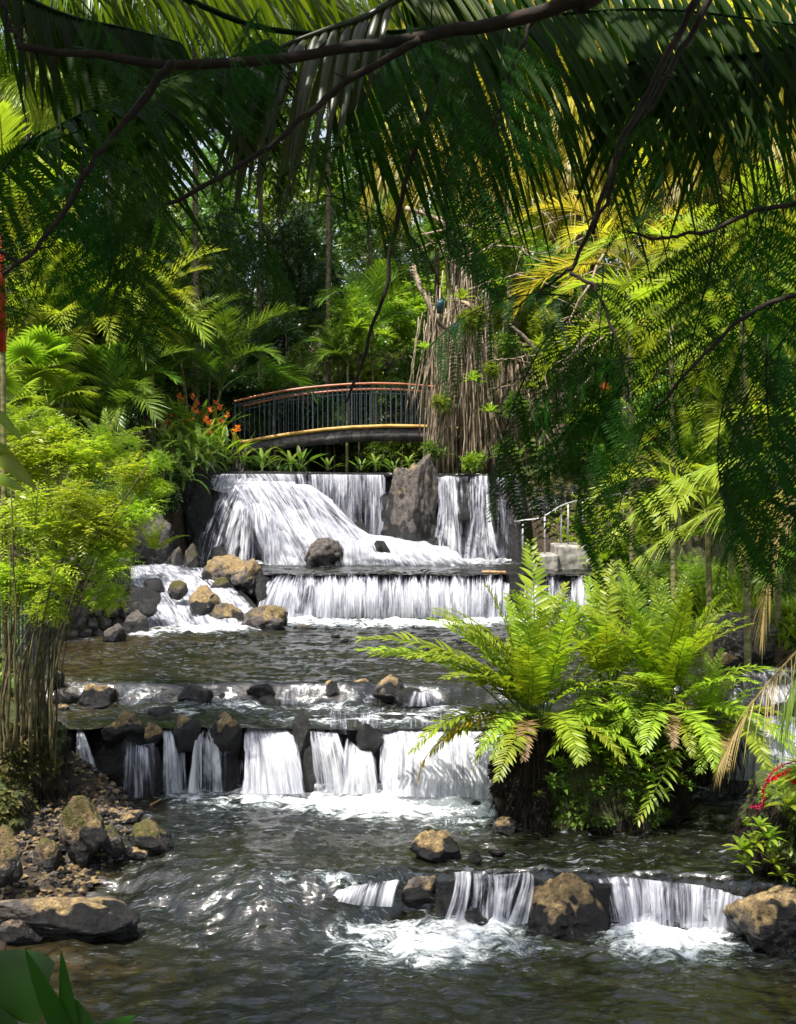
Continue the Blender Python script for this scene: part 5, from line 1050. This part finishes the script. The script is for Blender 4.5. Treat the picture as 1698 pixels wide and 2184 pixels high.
# heliconia with orange flowers
hl = [(385, 27.6, 985, 1.7), (425, 27.8, 985, 1.8), (460, 28.0, 985, 1.6), (490, 28.2, 990, 1.3), (410, 28.6, 940, 1.8), (450, 28.8, 950, 1.6)]
for i, (px, Y, py, s) in enumerate(hl):
    rs = np.random.RandomState(i+5); p = P(px, py, Y); t = thing('heliconia', ['heliconia clump with orange flowers nearest the hanging ferns', 'tallest heliconia clump with orange flowers', 'heliconia clump with orange flowers left of the bridge end', 'short heliconia clump touching the bridge end', 'heliconia clump behind the hanging ferns', 'heliconia clump in the middle of the flower bed'][i], 'heliconia', tuple(p), 0, 'orange flowering heliconias')
    for k in range(22): link_mesh('leaf', frond_mesh('heli', L_BRIGHT if k % 2 else L_MID, k % 3), t, (rs.uniform(-.4, .4), rs.uniform(-.3, .3), 0), (0, 0, k*2.4), s*rs.uniform(.45, .75)*np.array([1, .6, 1]))
    for k in range(5):
        m = MB(); h = s*rs.uniform(.50, .78); q = np.array([rs.uniform(-.35, .35), -.1, h]); n = 9
        a = rs.uniform(0, 6.28, n); D = np.stack([np.cos(a), np.sin(a)*.6, rs.uniform(.2, 1.2, n)], -1); strips(m, np.repeat(q[None], n, 0)-[0, 0, .06]*rs.rand(n, 1)*2, D, np.cross(D, [0, 1, 0]), .10, .032, .1, 2, 'lance', 0, rs.rand(n)); m.build('flower', L_FLOWER, t)
# orange tipped leaves on the right slope
for i, (px, Y, py) in enumerate([(1330, 26.5, 620), (1400, 26, 590), (1470, 25.5, 620), (1360, 26, 690), (1440, 25, 700), (1240, 27.5, 580), (1500, 25, 560), (1580, 24, 620), (1330, 25, 930), (1390, 24.5, 940), (1560, 22, 880), (1290, 26, 830)]):
    rosette('red tinged leaf rosette among the shrubs of the right slope', px, Y, py, .26, L_RED, 12, group='red tinged rosettes on the right slope')
# hanging sword ferns at the left of the main fall
for i, (px, Y, py, s) in enumerate([(385, 26.6, 960, .95), (415, 26.5, 985, .95), (370, 26.3, 1000, .9), (395, 26.2, 1025, .8), (425, 26.7, 950, .9), (350, 26.6, 940, .9), (445, 26.8, 985, .7), (340, 25.8, 980, .8), (560, 28.4, 985, .7), (620, 28.2, 990, .7), (520, 28.3, 985, .6), (870, 28.6, 990, .5), (800, 28.4, 992, .5)]):
    t = thing('sword_fern', ['sword fern high on the bank beside the heliconias', 'sword fern draping toward the misty veil', 'sword fern hanging over the dark grey boulder', 'lowest sword fern hanging beside the misty veil', 'sword fern under the tallest heliconias', 'sword fern left in the hanging group', 'small sword fern next to the top lip', 'sword fern reaching the lime shrub', 'small fern under the left part of the bridge', 'small fern under the bridge near the upright stone', 'tiny fern beside the bridge end', 'tiny fern behind the tall boulder', 'tiny fern left of the tall boulder'][i], 'fern', tuple(P(px, py, Y))); rs = np.random.RandomState(i)
    for k in range(15): link_mesh('frond', frond_mesh('sword', L_BRIGHT if k % 3 == 0 else L_MID, k % 3), t, (0, 0, 0), (0, 0, k*2.4), s*rs.uniform(.8, 1.2))

# ------------------------------------------------------------------ the lime shrub on canes, left
ls = thing('lime_shrub', 'large lime green shrub on many slender canes at the left edge', 'shrub', (-4.0, 12.4, 1.4)); lo = np.array(ls.location); rs = np.random.RandomState(3)
tips = []
for i in range(46):
    bx_ = rs.uniform(2, 118); by_ = rs.uniform(1560, 1650); Y = 12.0+rs.uniform(-.5, .9)
    tx = bx_*1.1+rs.uniform(-70, 130)*rs.rand()+20; ty = rs.uniform(960, 1330)
    if i < 7: tx = 150+i*34; ty = 1010+rs.uniform(-40, 150)
    q = smooth_path([P(bx_, by_, Y), P(bx_*.9+tx*.1+rs.uniform(-8, 8), (by_*.6+ty*.4), Y+rs.uniform(-.1, .1)), P(tx, ty, Y+rs.uniform(-.4, .4))], 12); q += np.stack([fbm(np.arange(12)*.6, i*3.1, k*5.0, 2) for k in range(3)], -1)*.022
    m = MB(); tube(m, q-lo, rs.uniform(.009, .022)*np.linspace(1.1, .35, 12), 6, tint=rs.rand()); m.build('cane', M_CANE, ls); tips.append(q[-1]); tips.append(q[8])
for k, (px, py, Y, R) in enumerate([(60, 980, 12.3, .62), (170, 985, 12.4, .55), (60, 1120, 12.0, .62), (190, 1110, 12.0, .60), (290, 1010, 12.2, .42), (300, 1090, 12.1, .30), (120, 1220, 11.9, .55), (220, 1190, 12.0, .40), (20, 1240, 11.9, .5), (110, 930, 12.7, .45), (20, 920, 12.6, .5), (240, 960, 12.5, .38), (215, 1270, 12.0, .28), (110, 1300, 11.8, .28), (335, 985, 12.2, .2), (345, 1040, 12.1, .16), (265, 1150, 12, .24), (150, 1060, 11.7, .3)]):
    link_mesh('foliage', crown_mesh('lime', k, L_LIME), ls, tuple(P(px, py, Y)-lo), (0, 0, k*1.3), (R*1.05, R*.9, R*.72))
# small ferns standing in it
for i, (px, py, s) in enumerate([(225, 985, 1.0), (262, 1130, .75), (330, 1190, .7)]):
    t = thing('sword_fern', ['upright fern spear rising above the lime shrub', 'fern inside the right side of the lime shrub', 'fern in front of the large dark grey boulder'][i], 'fern', tuple(P(px, py, 13.2)))
    for k in range(7): link_mesh('frond', frond_mesh('fern', L_FERN, k % 3), t, (0, 0, 0), (0, 0, k*2.4), s*(.7+.1*(k % 3)))

# ------------------------------------------------------------------ fern island
def fernclump(label, px, py, Y, seed, spec, name='giant_fern'):
    p = P(px, py, Y); t = thing(name, label, 'fern', tuple(p)); rs = np.random.RandomState(seed)
    m = MB(); n = 420; a = rs.uniform(0, 6.28, n); r = rs.uniform(.12, .34, n)
    strips(m, np.stack([np.cos(a)*r, np.sin(a)*r, rs.uniform(-.35, .22, n)], -1), np.stack([np.cos(a)*.25, np.sin(a)*.25, -np.ones(n)*rs.uniform(.5, 1, n)], -1), rs.randn(n, 3), rs.uniform(.2, .6, n), .012, .1, 2, 'blade', 0, rs.rand(n)); m.build('root_skirt', M_FIBRE, t)
    for (az, v, L, old) in list(spec) + [(q, 3, 1.3, 2 if q == 262 else 0) for q in (196, 228, 262, 296, 338)] + [(q, 8, 1.35, 1) for q in (210,)] + [(q, 3, 1.7, 0) for q in (210, 245, 280, 315)]:
        link_mesh('frond', frond_mesh('fern', (L_DEAD if old == 2 else L_FERNOLD) if old else L_FERN, v), t, (rs.uniform(-.12, .12), rs.uniform(-.12, .12), rs.uniform(0, .15)), (rs.uniform(-.1, .1), rs.uniform(-.08, .08), rad(az)), L*(0.80 if v % 5 in (0, 1) and not (az == 95) else 0.92)*rs.uniform(.88, 1.08))
    return t
s1 = [(178, 2, 2.35, 0), (190, 1, 2.2, 0), (200, 2, 2.2, 0), (168, 6, 2.1, 0), (95, 0, 2.35, 0), (210, 7, 1.9, 0), (225, 2, 1.8, 0), (250, 1, 1.9, 0), (275, 6, 1.7, 0), (300, 1, 1.8, 0), (320, 2, 1.6, 0), (345, 1, 1.9, 0), (15, 6, 1.9, 0), (40, 1, 1.9, 0), (70, 5, 1.8, 0), (130, 5, 1.8, 0), (150, 1, 1.9, 0), (205, 3, 1.5, 0), (190, 8, 1.4, 0), (215, 4, 1.3, 1), (240, 3, 1.2, 0), (180, 9, 1.2, 1), (285, 3, 1.2, 0), (330, 8, 1.3, 0), (0, 7, 1.7, 0), (110, 6, 1.7, 0), (160, 0, 1.9, 0), (240, 5, 1.9, 0), (265, 0, 1.7, 0), (310, 5, 1.8, 0), (172, 6, 2.3, 0), (185, 6, 2.4, 0), (140, 10, 2.0, 0), (20, 10, 2.0, 0), (255, 11, 1.8, 0), (350, 11, 2.0, 0), (60, 10, 1.9, 0), (176, 2, 2.6, 0), (187, 12, 2.6, 0), (195, 7, 2.3, 0), (165, 11, 2.2, 0)]
s2 = [(175, 1, 2.2, 0), (160, 0, 2.2, 0), (150, 6, 2.1, 0), (195, 1, 2.0, 0), (215, 6, 1.9, 0), (240, 5, 1.9, 0), (260, 1, 1.8, 0), (285, 0, 1.9, 0), (305, 6, 1.8, 0), (325, 1, 1.9, 0), (345, 5, 2.0, 0), (0, 1, 1.9, 0), (20, 6, 1.8, 0), (45, 0, 2.1, 0), (70, 5, 2.0, 0), (90, 1, 1.9, 0), (120, 5, 2.0, 0), (230, 2, 1.5, 0), (270, 3, 1.2, 0), (300, 2, 1.5, 0), (340, 2, 1.6, 0), (10, 7, 1.6, 0), (200, 3, 1.3, 0), (180, 5, 2.1, 0), (255, 7, 1.6, 0), (315, 8, 1.3, 0), (130, 10, 2.2, 0), (80, 10, 2.2, 0), (30, 11, 2.0, 0), (350, 10, 2.1, 0), (205, 11, 2.0, 0), (290, 10, 1.8, 0)]
fernclump('left giant fern on the island with one tall upright frond', 1140, 1560, 12.1, 1, s1)
fernclump('right giant fern on the island beside the side channel', 1420, 1540, 12.2, 2, s2)
fernclump('smaller giant fern between and behind the two big clumps', 1290, 1500, 12.8, 3, s2[::2])
fernclump('low fern tuft at the right end of the island', 1520, 1560, 12.6, 4, [(a, v, L*.55, o) for a, v, L, o in s2[::2]])
# hanging old fronds
def hang_frond(pts, ll, lw, n, label, mat, name='fern_frond', cat='frond', droop=.2, rr=.008, **k):
    q = smooth_path([P(*p) for p in pts], 22); m = MB(); pinnate(m, q-q[0], n, ll, lw, prof='lance', droop=droop, rr=rr, **dict(dict(sweep=70, tipsweep=45, vang=0, s0=.15), **k)); o = m.build(name, mat, loc=tuple(q[0])); return tag(o, label, cat)
hang_frond([(1085,1520,12.0),(1010,1545,11.8),(950,1570,11.7),(905,1620,11.7),(892,1660,11.7)], .19, .035, 17, 'rusty orange old frond drooping in front of the widest curtain', L_FERNOLD)
hang_frond([(1080,1500,12.0),(1050,1540,11.8),(1025,1590,11.7),(1010,1640,11.7)], .17, .035, 15, 'green frond hanging beside the rusty orange one', L_FERN)
hang_frond([(1440,1560,11.8),(1428,1620,11.6),(1395,1690,11.4),(1362,1750,11.3)], .20, .04, 15, 'twisted yellowing frond trailing to the water under the right fern', L_BRIGHT)
hang_frond([(1560,1600,12.2),(1540,1570,12.2),(1500,1540,12.3)], .16, .03, 10, 'short brown frond tip by the side channel', L_FERNOLD)
# small weeds at the front of the island
for i in range(44):
    px = RS.uniform(1150, 1480); py = RS.uniform(1600, 1700); Y = 11.6-(py-1640)*0.001; p = P(px, py, Y)
    rosette('small leafy weed on the mossy front of the fern island', int(px), Y, py, RS.uniform(.07, .15), L_BRIGHT if i % 3 == 0 else L_MID, 9, (5, 70), 'weed', 'weed', w=.22, group='weeds on the fern island', seed=i)
for i in range(12):
    px = RS.uniform(1150, 1460); py = RS.uniform(1480, 1600); tree('leafy sapling in the shade between the giant ferns', XP(px, 11.9), 11.9, zpx(py, 11.9)+.12, .24, 'big', L_MID, 'sapling', 'sapling', 'saplings between the giant ferns', i, tr=.008, z0=1.2)
# right corner bank
for i, (px, py, s) in enumerate([(1585,1815,.22),(1610,1800,.18),(1640,1790,.2),(1590,1845,.16),(1650,1845,.16),(1680,1720,.25),(1620,1765,.15),(1665,1870,.14)]):
    rosette(['bright weed on the left tip of the right bank', 'weed behind the bright one on the right bank', 'weed in the middle of the right bank', 'low weed on the dark root face of the right bank', 'weed low on the right bank', 'leafy weed at the right edge under the red flowers', 'small weed above the right bank', 'smallest weed just above the ochre boulder'][i], px, 10.1, py, s, L_BRIGHT, 12, (5, 75), 'weed', 'weed', w=.2)
rd = thing('red_flowered_plant', 'plant with yellow green straps and drooping crimson flower spikes at the right edge', 'plant', tuple(P(1745, 1640, 9.6))); ro = np.array(rd.location); rs = np.random.RandomState(4)
m = MB(); n = 20; a = rs.uniform(2.2, 4.2, n); D = np.stack([np.cos(a), np.sin(a)*.5, rs.uniform(-.5, .6, n)], -1); strips(m, np.zeros((n, 3)), D, np.cross(D, [0, .3, 1]), rs.uniform(.3, .6, n), .075, .3, 5, 'lance', .3, rs.rand(n)); m.build('leaf', L_BRIGHT, rd)
for pts in [[(1700,1622),(1655,1640),(1630,1680),(1628,1715),(1605,1722)], [(1690,1640),(1660,1655),(1640,1665)], [(1720,1650),(1698,1668),(1680,1660)]]:
    q = smooth_path([P(x, y, 9.5) for x, y in pts], 24)-ro; m = MB(); tube(m, q, .006, 5, cap=False); n = 120; k = rs.randint(4, 24, n); D = rs.randn(n, 3); strips(m, q[k], D, rs.randn(n, 3), .035, .012, 0, 2, 'lance', 0, rs.rand(n)); m.build('flower_spike', L_CRIM, rd)
# big drooping fronds near the right edge
def near_frond(label, pts, n, ll, lw, mat, seed=0, name='palm_frond', **k):
    q = smooth_path([P(*p) for p in pts], 26); m = MB(); pinnate(m, q-q[0], n, ll, lw, seed=seed, **dict(dict(k=5, rr=.014), **k)); o = m.build(name, mat, loc=tuple(q[0])); return tag(o, label, 'palm frond')
near_frond('brown dried palm frond drooping over the side channel at the right edge', [(1760,1330,10.2),(1690,1400,10.1),(1620,1480,10.0),(1570,1560,10.0),(1535,1630,10.0)], 46, .42, .014, L_DEAD, 1, sweep=50, tipsweep=25, droop=.6, down=.3, gap=.25)
near_frond('dark green palm frond hanging at the right edge behind the dried one', [(1800,1280,10.8),(1730,1380,10.7),(1690,1470,10.7),(1670,1530,10.7)], 34, .5, .02, L_PALM, 2, droop=.5, down=.4)
near_frond('tan half dry frond falling along the right edge', [(1800,930,9.0),(1720,1010,9.0),(1660,1130,9.0),(1635,1260,9.0),(1625,1340,9.0)], 46, .42, .016, L_DEAD, 3, droop=.5, down=.35)
near_frond('golden tan frond spreading at the right edge', [(1850,1000,9.6),(1740,1010,9.6),(1650,1060,9.6),(1590,1150,9.6)], 44, .5, .018, L_GOLD, 4, droop=.45, down=.2)
near_frond('yellow green frond sweeping down left over the terrace', [(1720,960,12),(1560,980,12),(1420,1040,12),(1300,1140,12)], 46, .62, .02, L_PALMY, 5, droop=.4, down=.15)
near_frond('yellow green frond below the sweeping one', [(1740,1060,12.5),(1580,1070,12.5),(1460,1120,12.5),(1360,1190,12.5)], 46, .6, .02, L_PALMY, 6, droop=.4, down=.15)
# grass and ground cover
def cover(label, n, region, h, mat, name='ground_cover', broad=False, seed=0):
    rs = np.random.RandomState(seed); x, y = region(rs, n); z = ground_z(x, y); m = MB()
    a = rs.uniform(0, 6.28, n); D = np.stack([np.cos(a)*.7, np.sin(a)*.7, rs.uniform(.4, 1.4, n)], -1); W = np.stack([-np.sin(a), np.cos(a), 0*a], -1)
    strips(m, np.stack([x, y, z-.02], -1), D, W, h*rs.uniform(.5, 1.3, n), h*(.32 if broad else .06), .4, 3, 'lance', 0, np.clip(rs.normal(.5, .22, n), 0, 1)); return tag(m.build(name, mat), label, kind='stuff')
cover('leafy ground cover on the left bank', 14000, lambda r, n: (lambda y: (np.interp(y, _Y, _XL)-r.uniform(.25, 5, n), y))(r.uniform(13.5, 27, n)), .22, L_MID, broad=True, seed=1)
cover('leafy ground cover on the right bank', 16000, lambda r, n: (lambda y: (np.interp(y, _YR, _XR)+r.uniform(.25, 5.5, n), y))(r.uniform(13.5, 27, n)), .25, L_BRIGHT, broad=True, seed=2)
cover('long grass on the right bank behind the ferns', 9000, lambda r, n: (lambda y: (np.interp(y, _YR, _XR)+r.uniform(.1, 3, n), y))(r.uniform(15, 22, n)), .5, L_BRIGHT, 'grass', seed=3)
cover('leafy undergrowth over the hillside', 26000, lambda r, n: (r.uniform(-20, 20, n), r.uniform(28.5, 50, n)), .35, L_DARK, 'undergrowth', True, seed=4)
cover('tiny moss weeds of the fern island', 1800, lambda r, n: (r.normal(2.15, .8, n), r.uniform(11.2, 12.6, n)), .05, L_BRIGHT, 'moss', True, seed=5)

# ------------------------------------------------------------------ the near tree: feathery leaves, dark branches, and its crown overhead, unseen and spread to shade them
def bip_mesh(v):
    key = ('bip', v)
    if key in _mc: return _mc[key]
    mb = MB(); rs = np.random.RandomState(v+40); path = arc(1.0, [25, 5, -10, -40][v % 4], [50, 60, 50, 30][v % 4], 16, rs.uniform(-20, 20)); tube(mb, path, .006*np.linspace(1, .3, 16), 5, cap=False, tint=.1)
    T = nrm(np.gradient(path, axis=0)); n = 11
    for sd_ in (1, -1):
        for i in range(n):
            s = .16+.82*i/(n-1); j = int(s*15); p = path[j]; t = T[j]; side = nrm(np.cross(t, [0, 0, 1])); up = np.cross(side, t)
            L = .46*(1-.35*abs(s-.45)*1.6)*rs.uniform(.9, 1.1); sw = rad(62-25*s+rs.uniform(-8, 8)); va = rad(-28+rs.uniform(-22, 22))
            D = t*math.cos(sw) + (sd_*side*math.cos(va)+up*math.sin(va))*math.sin(sw); q = np.linspace(0, 1, 10)[:, None]; pp = p + D*L*q + np.array([0, 0, -1])*(.35+.2*rs.rand())*L*q**2
            pinnate(mb, pp, 24, .040, .0125, 82, 70, 5, .05, 1, 'blade', .0022, .05, seed=rs.randint(9999), jit=.05, tipf=.5, basef=.8, roll=0)
    _mc[key] = mb.mesh('leaf_spray', L_MIMO); return _mc[key]
mt = thing('mimosa_tree', 'near overhanging tree with dark bare branches and feathery shaded leaves', 'tree', (-3.4, 2.5, 0.6)); mo = np.array(mt.location)
BR = [([(1420,-90,4.6),(1230,5,4.6),(1100,45,4.6),(980,66,4.6),(850,85,4.55),(700,108,4.5),(540,127,4.45),(370,135,4.4),(200,118,4.3),(35,95,4.2)], .036, .015),
      ([(900,85,4.5),(850,105,4.5),(760,165,4.5),(690,218,4.5),(620,275,4.45),(560,320,4.45),(470,375,4.4),(370,425,4.4),(330,440,4.4)], .018, .008),
      ([(375,135,4.3),(340,165,4.3),(275,250,4.3),(205,335,4.25),(165,400,4.2),(125,470,4.2),(70,535,4.15),(5,585,4.1)], .017, .008),
      ([(950,95,5.0),(935,150,5.0),(900,280,5.0),(862,400,5.0),(845,477,5.0),(830,560,5.0),(812,640,5.0),(780,740,5.0),(758,800,5.0),(738,855,5.0)], .014, .006),
      ([(1150,30,4.7),(1126,60,4.7),(1090,160,4.7),(1060,250,4.7),(1020,350,4.7),(990,432,4.7)], .011, .005),
      ([(1510,-60,4.9),(1483,0,4.9),(1450,70,4.9),(1413,136,4.9),(1370,225,4.9),(1327,301,4.9),(1300,370,4.9),(1282,427,4.9),(1250,510,4.9),(1217,578,4.9)], .020, .009),
      ([(1545,-60,5.0),(1500,20,5.0),(1450,110,5.0),(1380,235,5.0),(1320,340,5.0),(1290,440,5.0),(1262,500,5.0)], .018, .008),
      ([(1225,565,4.9),(1180,600,4.9),(1120,640,4.9),(1060,690,4.9)], .008, .004), ([(1217,578,4.9),(1270,620,4.8),(1300,680,4.8),(1325,760,4.7),(1340,850,4.7)], .009, .004),
      ([(620,150,4.5),(610,185,4.5),(590,240,4.5)], .006, .003), ([(1390,130,4.9),(1420,160,4.9),(1460,165,4.9)], .006, .003), ([(1760,420,4.4),(1650,440,4.4),(1540,480,4.4),(1440,505,4.4),(1340,500,4.4)], .012, .005),
      ([(1780,620,4.2),(1660,640,4.2),(1560,700,4.2),(1470,790,4.2),(1400,880,4.2)], .012, .005), ([(38,95,4.2),(18,40,4.2),(0,-10,4.2)], .010, .006), ([(-40,520,4.0),(40,560,4.0)], .008, .005)]
for j, (pts, r0, r1) in enumerate(BR):
    n = 34; q = smooth_path([P(*p) for p in pts], n); q += np.stack([fbm(np.arange(n)*.45, j*3.7, k*11.0, 3) for k in range(3)], -1)*.018
    m = MB(); tube(m, q-mo, np.linspace(r0, r1, n)*(1+.12*vn(np.arange(n)*.9, j)), 8, tint=.4)
    for t in range(max(2, n//9)):
        k = rs.randint(4, n-2); d = rs.randn(3)*np.array([1, .3, 1]); tube(m, [q[k]-mo, q[k]-mo+nrm(d)*.04, q[k]-mo+nrm(d)*.075], [r1*.7, r1*.5, .001], 5, tint=.4)
    m.build('branch', M_BARK, mt)
a0 = P(1420, -90, 4.6); m = MB()
tube(m, smooth_path([np.array([3.9, 1.0, -.4]), np.array([3.5, 1.6, 3.0]), np.array([2.7, 3.0, 6.0]), a0, P(1230, 5, 4.6)], 20)-mo, np.linspace(.20, .05, 20), 9); m.build('trunk', M_BARK, mt)
LV = []
def reg(n, x0, x1, y0, y1, ang, L, Y0=4.2, Y1=5.2, sp=35):
    for _ in range(n):
        x = RS.uniform(x0, x1); y = RS.uniform(y0, y1); a = rad(ang+RS.uniform(-sp, sp)); LV.append((x, y, a, L*RS.uniform(.75, 1.2), RS.uniform(Y0, Y1)))
reg(7, 60, 330, 230, 380, 120, 320); reg(7, 0, 220, 300, 460, 50, 260); reg(3, 270, 310, 400, 450, 85, 260, 4.2, 5.2, 10); reg(5, 380, 560, 10, 90, 75, 210); reg(3, 100, 350, 0, 110, 80, 230)
reg(9, 840, 1130, 0, 170, 95, 300, 4.4, 5.4, 25); reg(4, 950, 1150, 180, 330, 100, 260); reg(3, 560, 700, 300, 420, 20, 280); reg(3, 360, 480, 430, 520, 30, 230)
reg(2, 1100, 1230, 560, 660, 150, 400, 4.2, 4.8, 12); reg(3, 1230, 1330, 560, 720, 92, 400, 4.2, 4.8, 10); reg(3, 1350, 1650, 430, 520, 75, 380, 4.0, 4.6, 25); reg(4, 1560, 1740, 540, 780, 140, 460, 3.8, 4.6, 18); reg(3, 1300, 1450, 760, 860, 165, 340, 4.0, 4.6, 18); reg(1, 1330, 1400, 820, 900, 85, 330); reg(6, 1350, 1700, 100, 380, 90, 280); reg(3, 1600, 1700, 300, 520, 120, 280); reg(3, 1560, 1700, 860, 980, 100, 280)
for i, (x, y, a, L, Y) in enumerate(LV):
    A = P(x, y, Y); B = P(x+math.cos(a)*L, y+math.sin(a)*L, Y+RS.uniform(-.35, .35)); d = Vector(B-A); q = d.to_track_quat('X', 'Z'); e = q.to_euler()
    o = link_mesh('leaf_spray', bip_mesh(int(RS.randint(4))), mt, tuple(A-mo), (0, 0, 0), d.length)
    o.rotation_mode = 'QUATERNION'; from mathutils import Quaternion; o.rotation_quaternion = q @ Quaternion((1, 0, 0), RS.uniform(-.7, .7))
m = MB(); n = 7000; rs = np.random.RandomState(12)
c = np.stack([rs.uniform(-8, 7, n), rs.uniform(-6, 5.6, n), rs.uniform(9.0, 11.0, n)], -1); D = rs.randn(n, 3)*[1, 1, .4]
strips(m, c-mo, D, rs.randn(n, 3)*[1, 1, .35], rs.uniform(.4, .7, n), .24, .15, 2, 'lance', 0, rs.rand(n)); m.build('crown', L_MIMO, mt)  # unseen leaf layer above the view, placed to shade the near leaves

# ------------------------------------------------------------------ the near palm: broad drooping leaflets across the top
def palmfrond_parts(root, pts, n, ll, lw, mat, seed, **k):
    q = smooth_path([P(*p) for p in pts], 30); m = MB(); ro = np.array(root.location); pinnate(m, q-ro, n, ll, lw, seed=seed, **dict(dict(k=7, rr=.024, prof='palm', fold=.45), **k)); m.build('frond', mat, root)
L_NEARPALM2 = leaf_mat('backlit_palm_leaf', (0.03, 0.05, 0.004), (0.09, 0.115, 0.008), None, 0.55, 0.5, 1.9, 0.2)  # brighter copy for the near palm's lit fronds; backlight put into the colour
np_ = thing('broad_leaved_palm', 'near palm with broad dark drooping leaflets across the top of the view', 'palm', (-4.6, 6.0, 0.8)); no = np.array(np_.location)
m = MB(); tube(m, smooth_path([no, no+[.3, 0, 3.5], P(-60, -100, 6.2)], 12)-no, np.linspace(.14, .1, 12), 9); m.build('trunk', M_TRUNK, np_)
palmfrond_parts(np_, [(-100,-60,6.4),(300,-30,6.4),(560,60,6.3),(820,70,6.2),(1100,40,6.1),(1400,20,6.0),(1750,60,5.9)], 66, 1.12, .042, L_NEARPALM, 1, sweep=62, tipsweep=50, vang=-20, droop=.30, down=.75, tipf=.8, s0=.40)
palmfrond_parts(np_, [(820,-60,7.0),(960,-65,7.1),(1200,-70,7.2),(1480,-50,7.2),(1760,-40,7.2)], 54, 1.2, .045, L_NEARPALM, 2, sweep=55, tipsweep=45, vang=-25, droop=.35, down=.9, tipf=.8, s0=.02)
palmfrond_parts(np_, [(-120,420,5.6),(60,310,5.5),(200,235,5.4),(340,180,5.4),(480,130,5.4),(560,90,5.4)], 34, .62, .05, L_NEARPALM, 3, sweep=55, tipsweep=35, vang=-5, droop=.35, down=.5)
palmfrond_parts(np_, [(-80,-90,5.8),(60,0,5.8),(160,40,5.8),(260,60,5.8),(380,90,5.8)], 30, .75, .05, L_NEARPALM, 4, sweep=60, tipsweep=35, vang=-15, droop=.35, down=.7)
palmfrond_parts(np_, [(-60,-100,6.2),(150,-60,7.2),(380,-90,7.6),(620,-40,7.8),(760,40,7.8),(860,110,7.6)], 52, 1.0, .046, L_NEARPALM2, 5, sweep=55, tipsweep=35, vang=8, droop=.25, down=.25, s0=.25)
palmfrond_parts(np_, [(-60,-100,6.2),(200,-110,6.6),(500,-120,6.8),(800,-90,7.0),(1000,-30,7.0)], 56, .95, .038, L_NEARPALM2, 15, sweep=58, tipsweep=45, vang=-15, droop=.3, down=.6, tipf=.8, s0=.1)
palmfrond_parts(np_, [(200,330,7.4),(330,265,7.4),(460,240,7.4),(560,250,7.4),(640,300,7.4),(690,360,7.4)], 40, .42, .024, L_NEARPALM, 6, sweep=50, tipsweep=25, vang=5, droop=.35, down=.1)
palmfrond_parts(np_, [(1750,60,6.0),(1650,110,6.0),(1520,125,6.0),(1400,120,6.0),(1330,140,6.0)], 34, .8, .045, L_NEARPALM, 7, sweep=60, tipsweep=40, vang=-10, droop=.5, down=.5)
palmfrond_parts(np_, [(860,-10,5.7),(780,35,5.7),(690,65,5.65),(600,100,5.6),(540,140,5.6)], 15, .62, .055, leaf_mat('sky_sheen_leaf', (0.035, 0.05, 0.022), (0.10, 0.115, 0.06), None, 0.25, 0.32, 1.3, 0.6), 8, sweep=62, tipsweep=50, vang=5, droop=.5, down=1.1, s0=.1, tipf=.8)  # greyer leaflets: sheen of reflected sky put into the leaf colour

# ------------------------------------------------------------------ bottom left and left edge leaves, close to the lens
bl = thing('broad_leaved_plant', 'dark green broad leaf and straps rising at the bottom left corner', 'plant', tuple(P(110, 2330, 3.2))); lo = np.array(bl.location)
def bigleaf(root, base, tip, w, Y0, Y1, mat, name='leaf', prof='lance', k=12, droop=0.0, fold=.2, wdir=None):
    A = P(base[0], base[1], Y0); B = P(tip[0], tip[1], Y1); d = B-A; L = np.linalg.norm(d); W = np.cross(d, [0, -1, .15]) if wdir is None else wdir
    m = MB(); strips(m, [A-np.array(root.location)], [d], [W], [L], [w], [droop], k, prof, fold, .4); m.build(name, mat, root)
L_NEAR = leaf_mat('shaded_near_leaf', (0.016, 0.07, 0.008), (0.04, 0.12, 0.012), None, 0.3, 0.4)
bigleaf(bl, (95, 2120), (-80, 2060), .20, 3.2, 3.3, L_NEAR, prof='heart', wdir=np.array([0, .3, 1]))
bigleaf(bl, (165, 2280), (52, 2022), .065, 3.2, 3.1, L_NEAR); bigleaf(bl, (158, 2300), (130, 2025), .055, 3.2, 3.15, L_NEAR); bigleaf(bl, (150, 2250), (290, 2165), .07, 3.2, 3.2, L_NEAR); bigleaf(bl, (60, 2260), (-20, 2140), .07, 3.2, 3.2, L_NEAR); bigleaf(bl, (200, 2260), (160, 2130), .07, 3.2, 3.2, L_NEAR)
m = MB(); tube(m, [(0, 0, -3), (0, 0, -.5), (.03, 0, .1)], .02, 6); m.build('stem', M_PALMST, bl)
le = thing('strap_leaved_plant', 'plant with curling green strap leaves at the left edge in front of the lime shrub', 'plant', tuple(P(-60, 1150, 6.0)))
for b, t_, w, dr in [((-40, 930), (80, 1045), .10, .0), ((-30, 870), (48, 905), .06, .35), ((-20, 985), (25, 920), .03, .5), ((-60, 1000), (60, 1035), .07, .1)]: bigleaf(le, b, t_, w, 6.0, 5.9, L_BRIGHT, droop=dr)
m = MB(); tube(m, [(0, 0, -3.2), (0, 0, .6)], .02, 6); m.build('stem', M_PALMST, le)
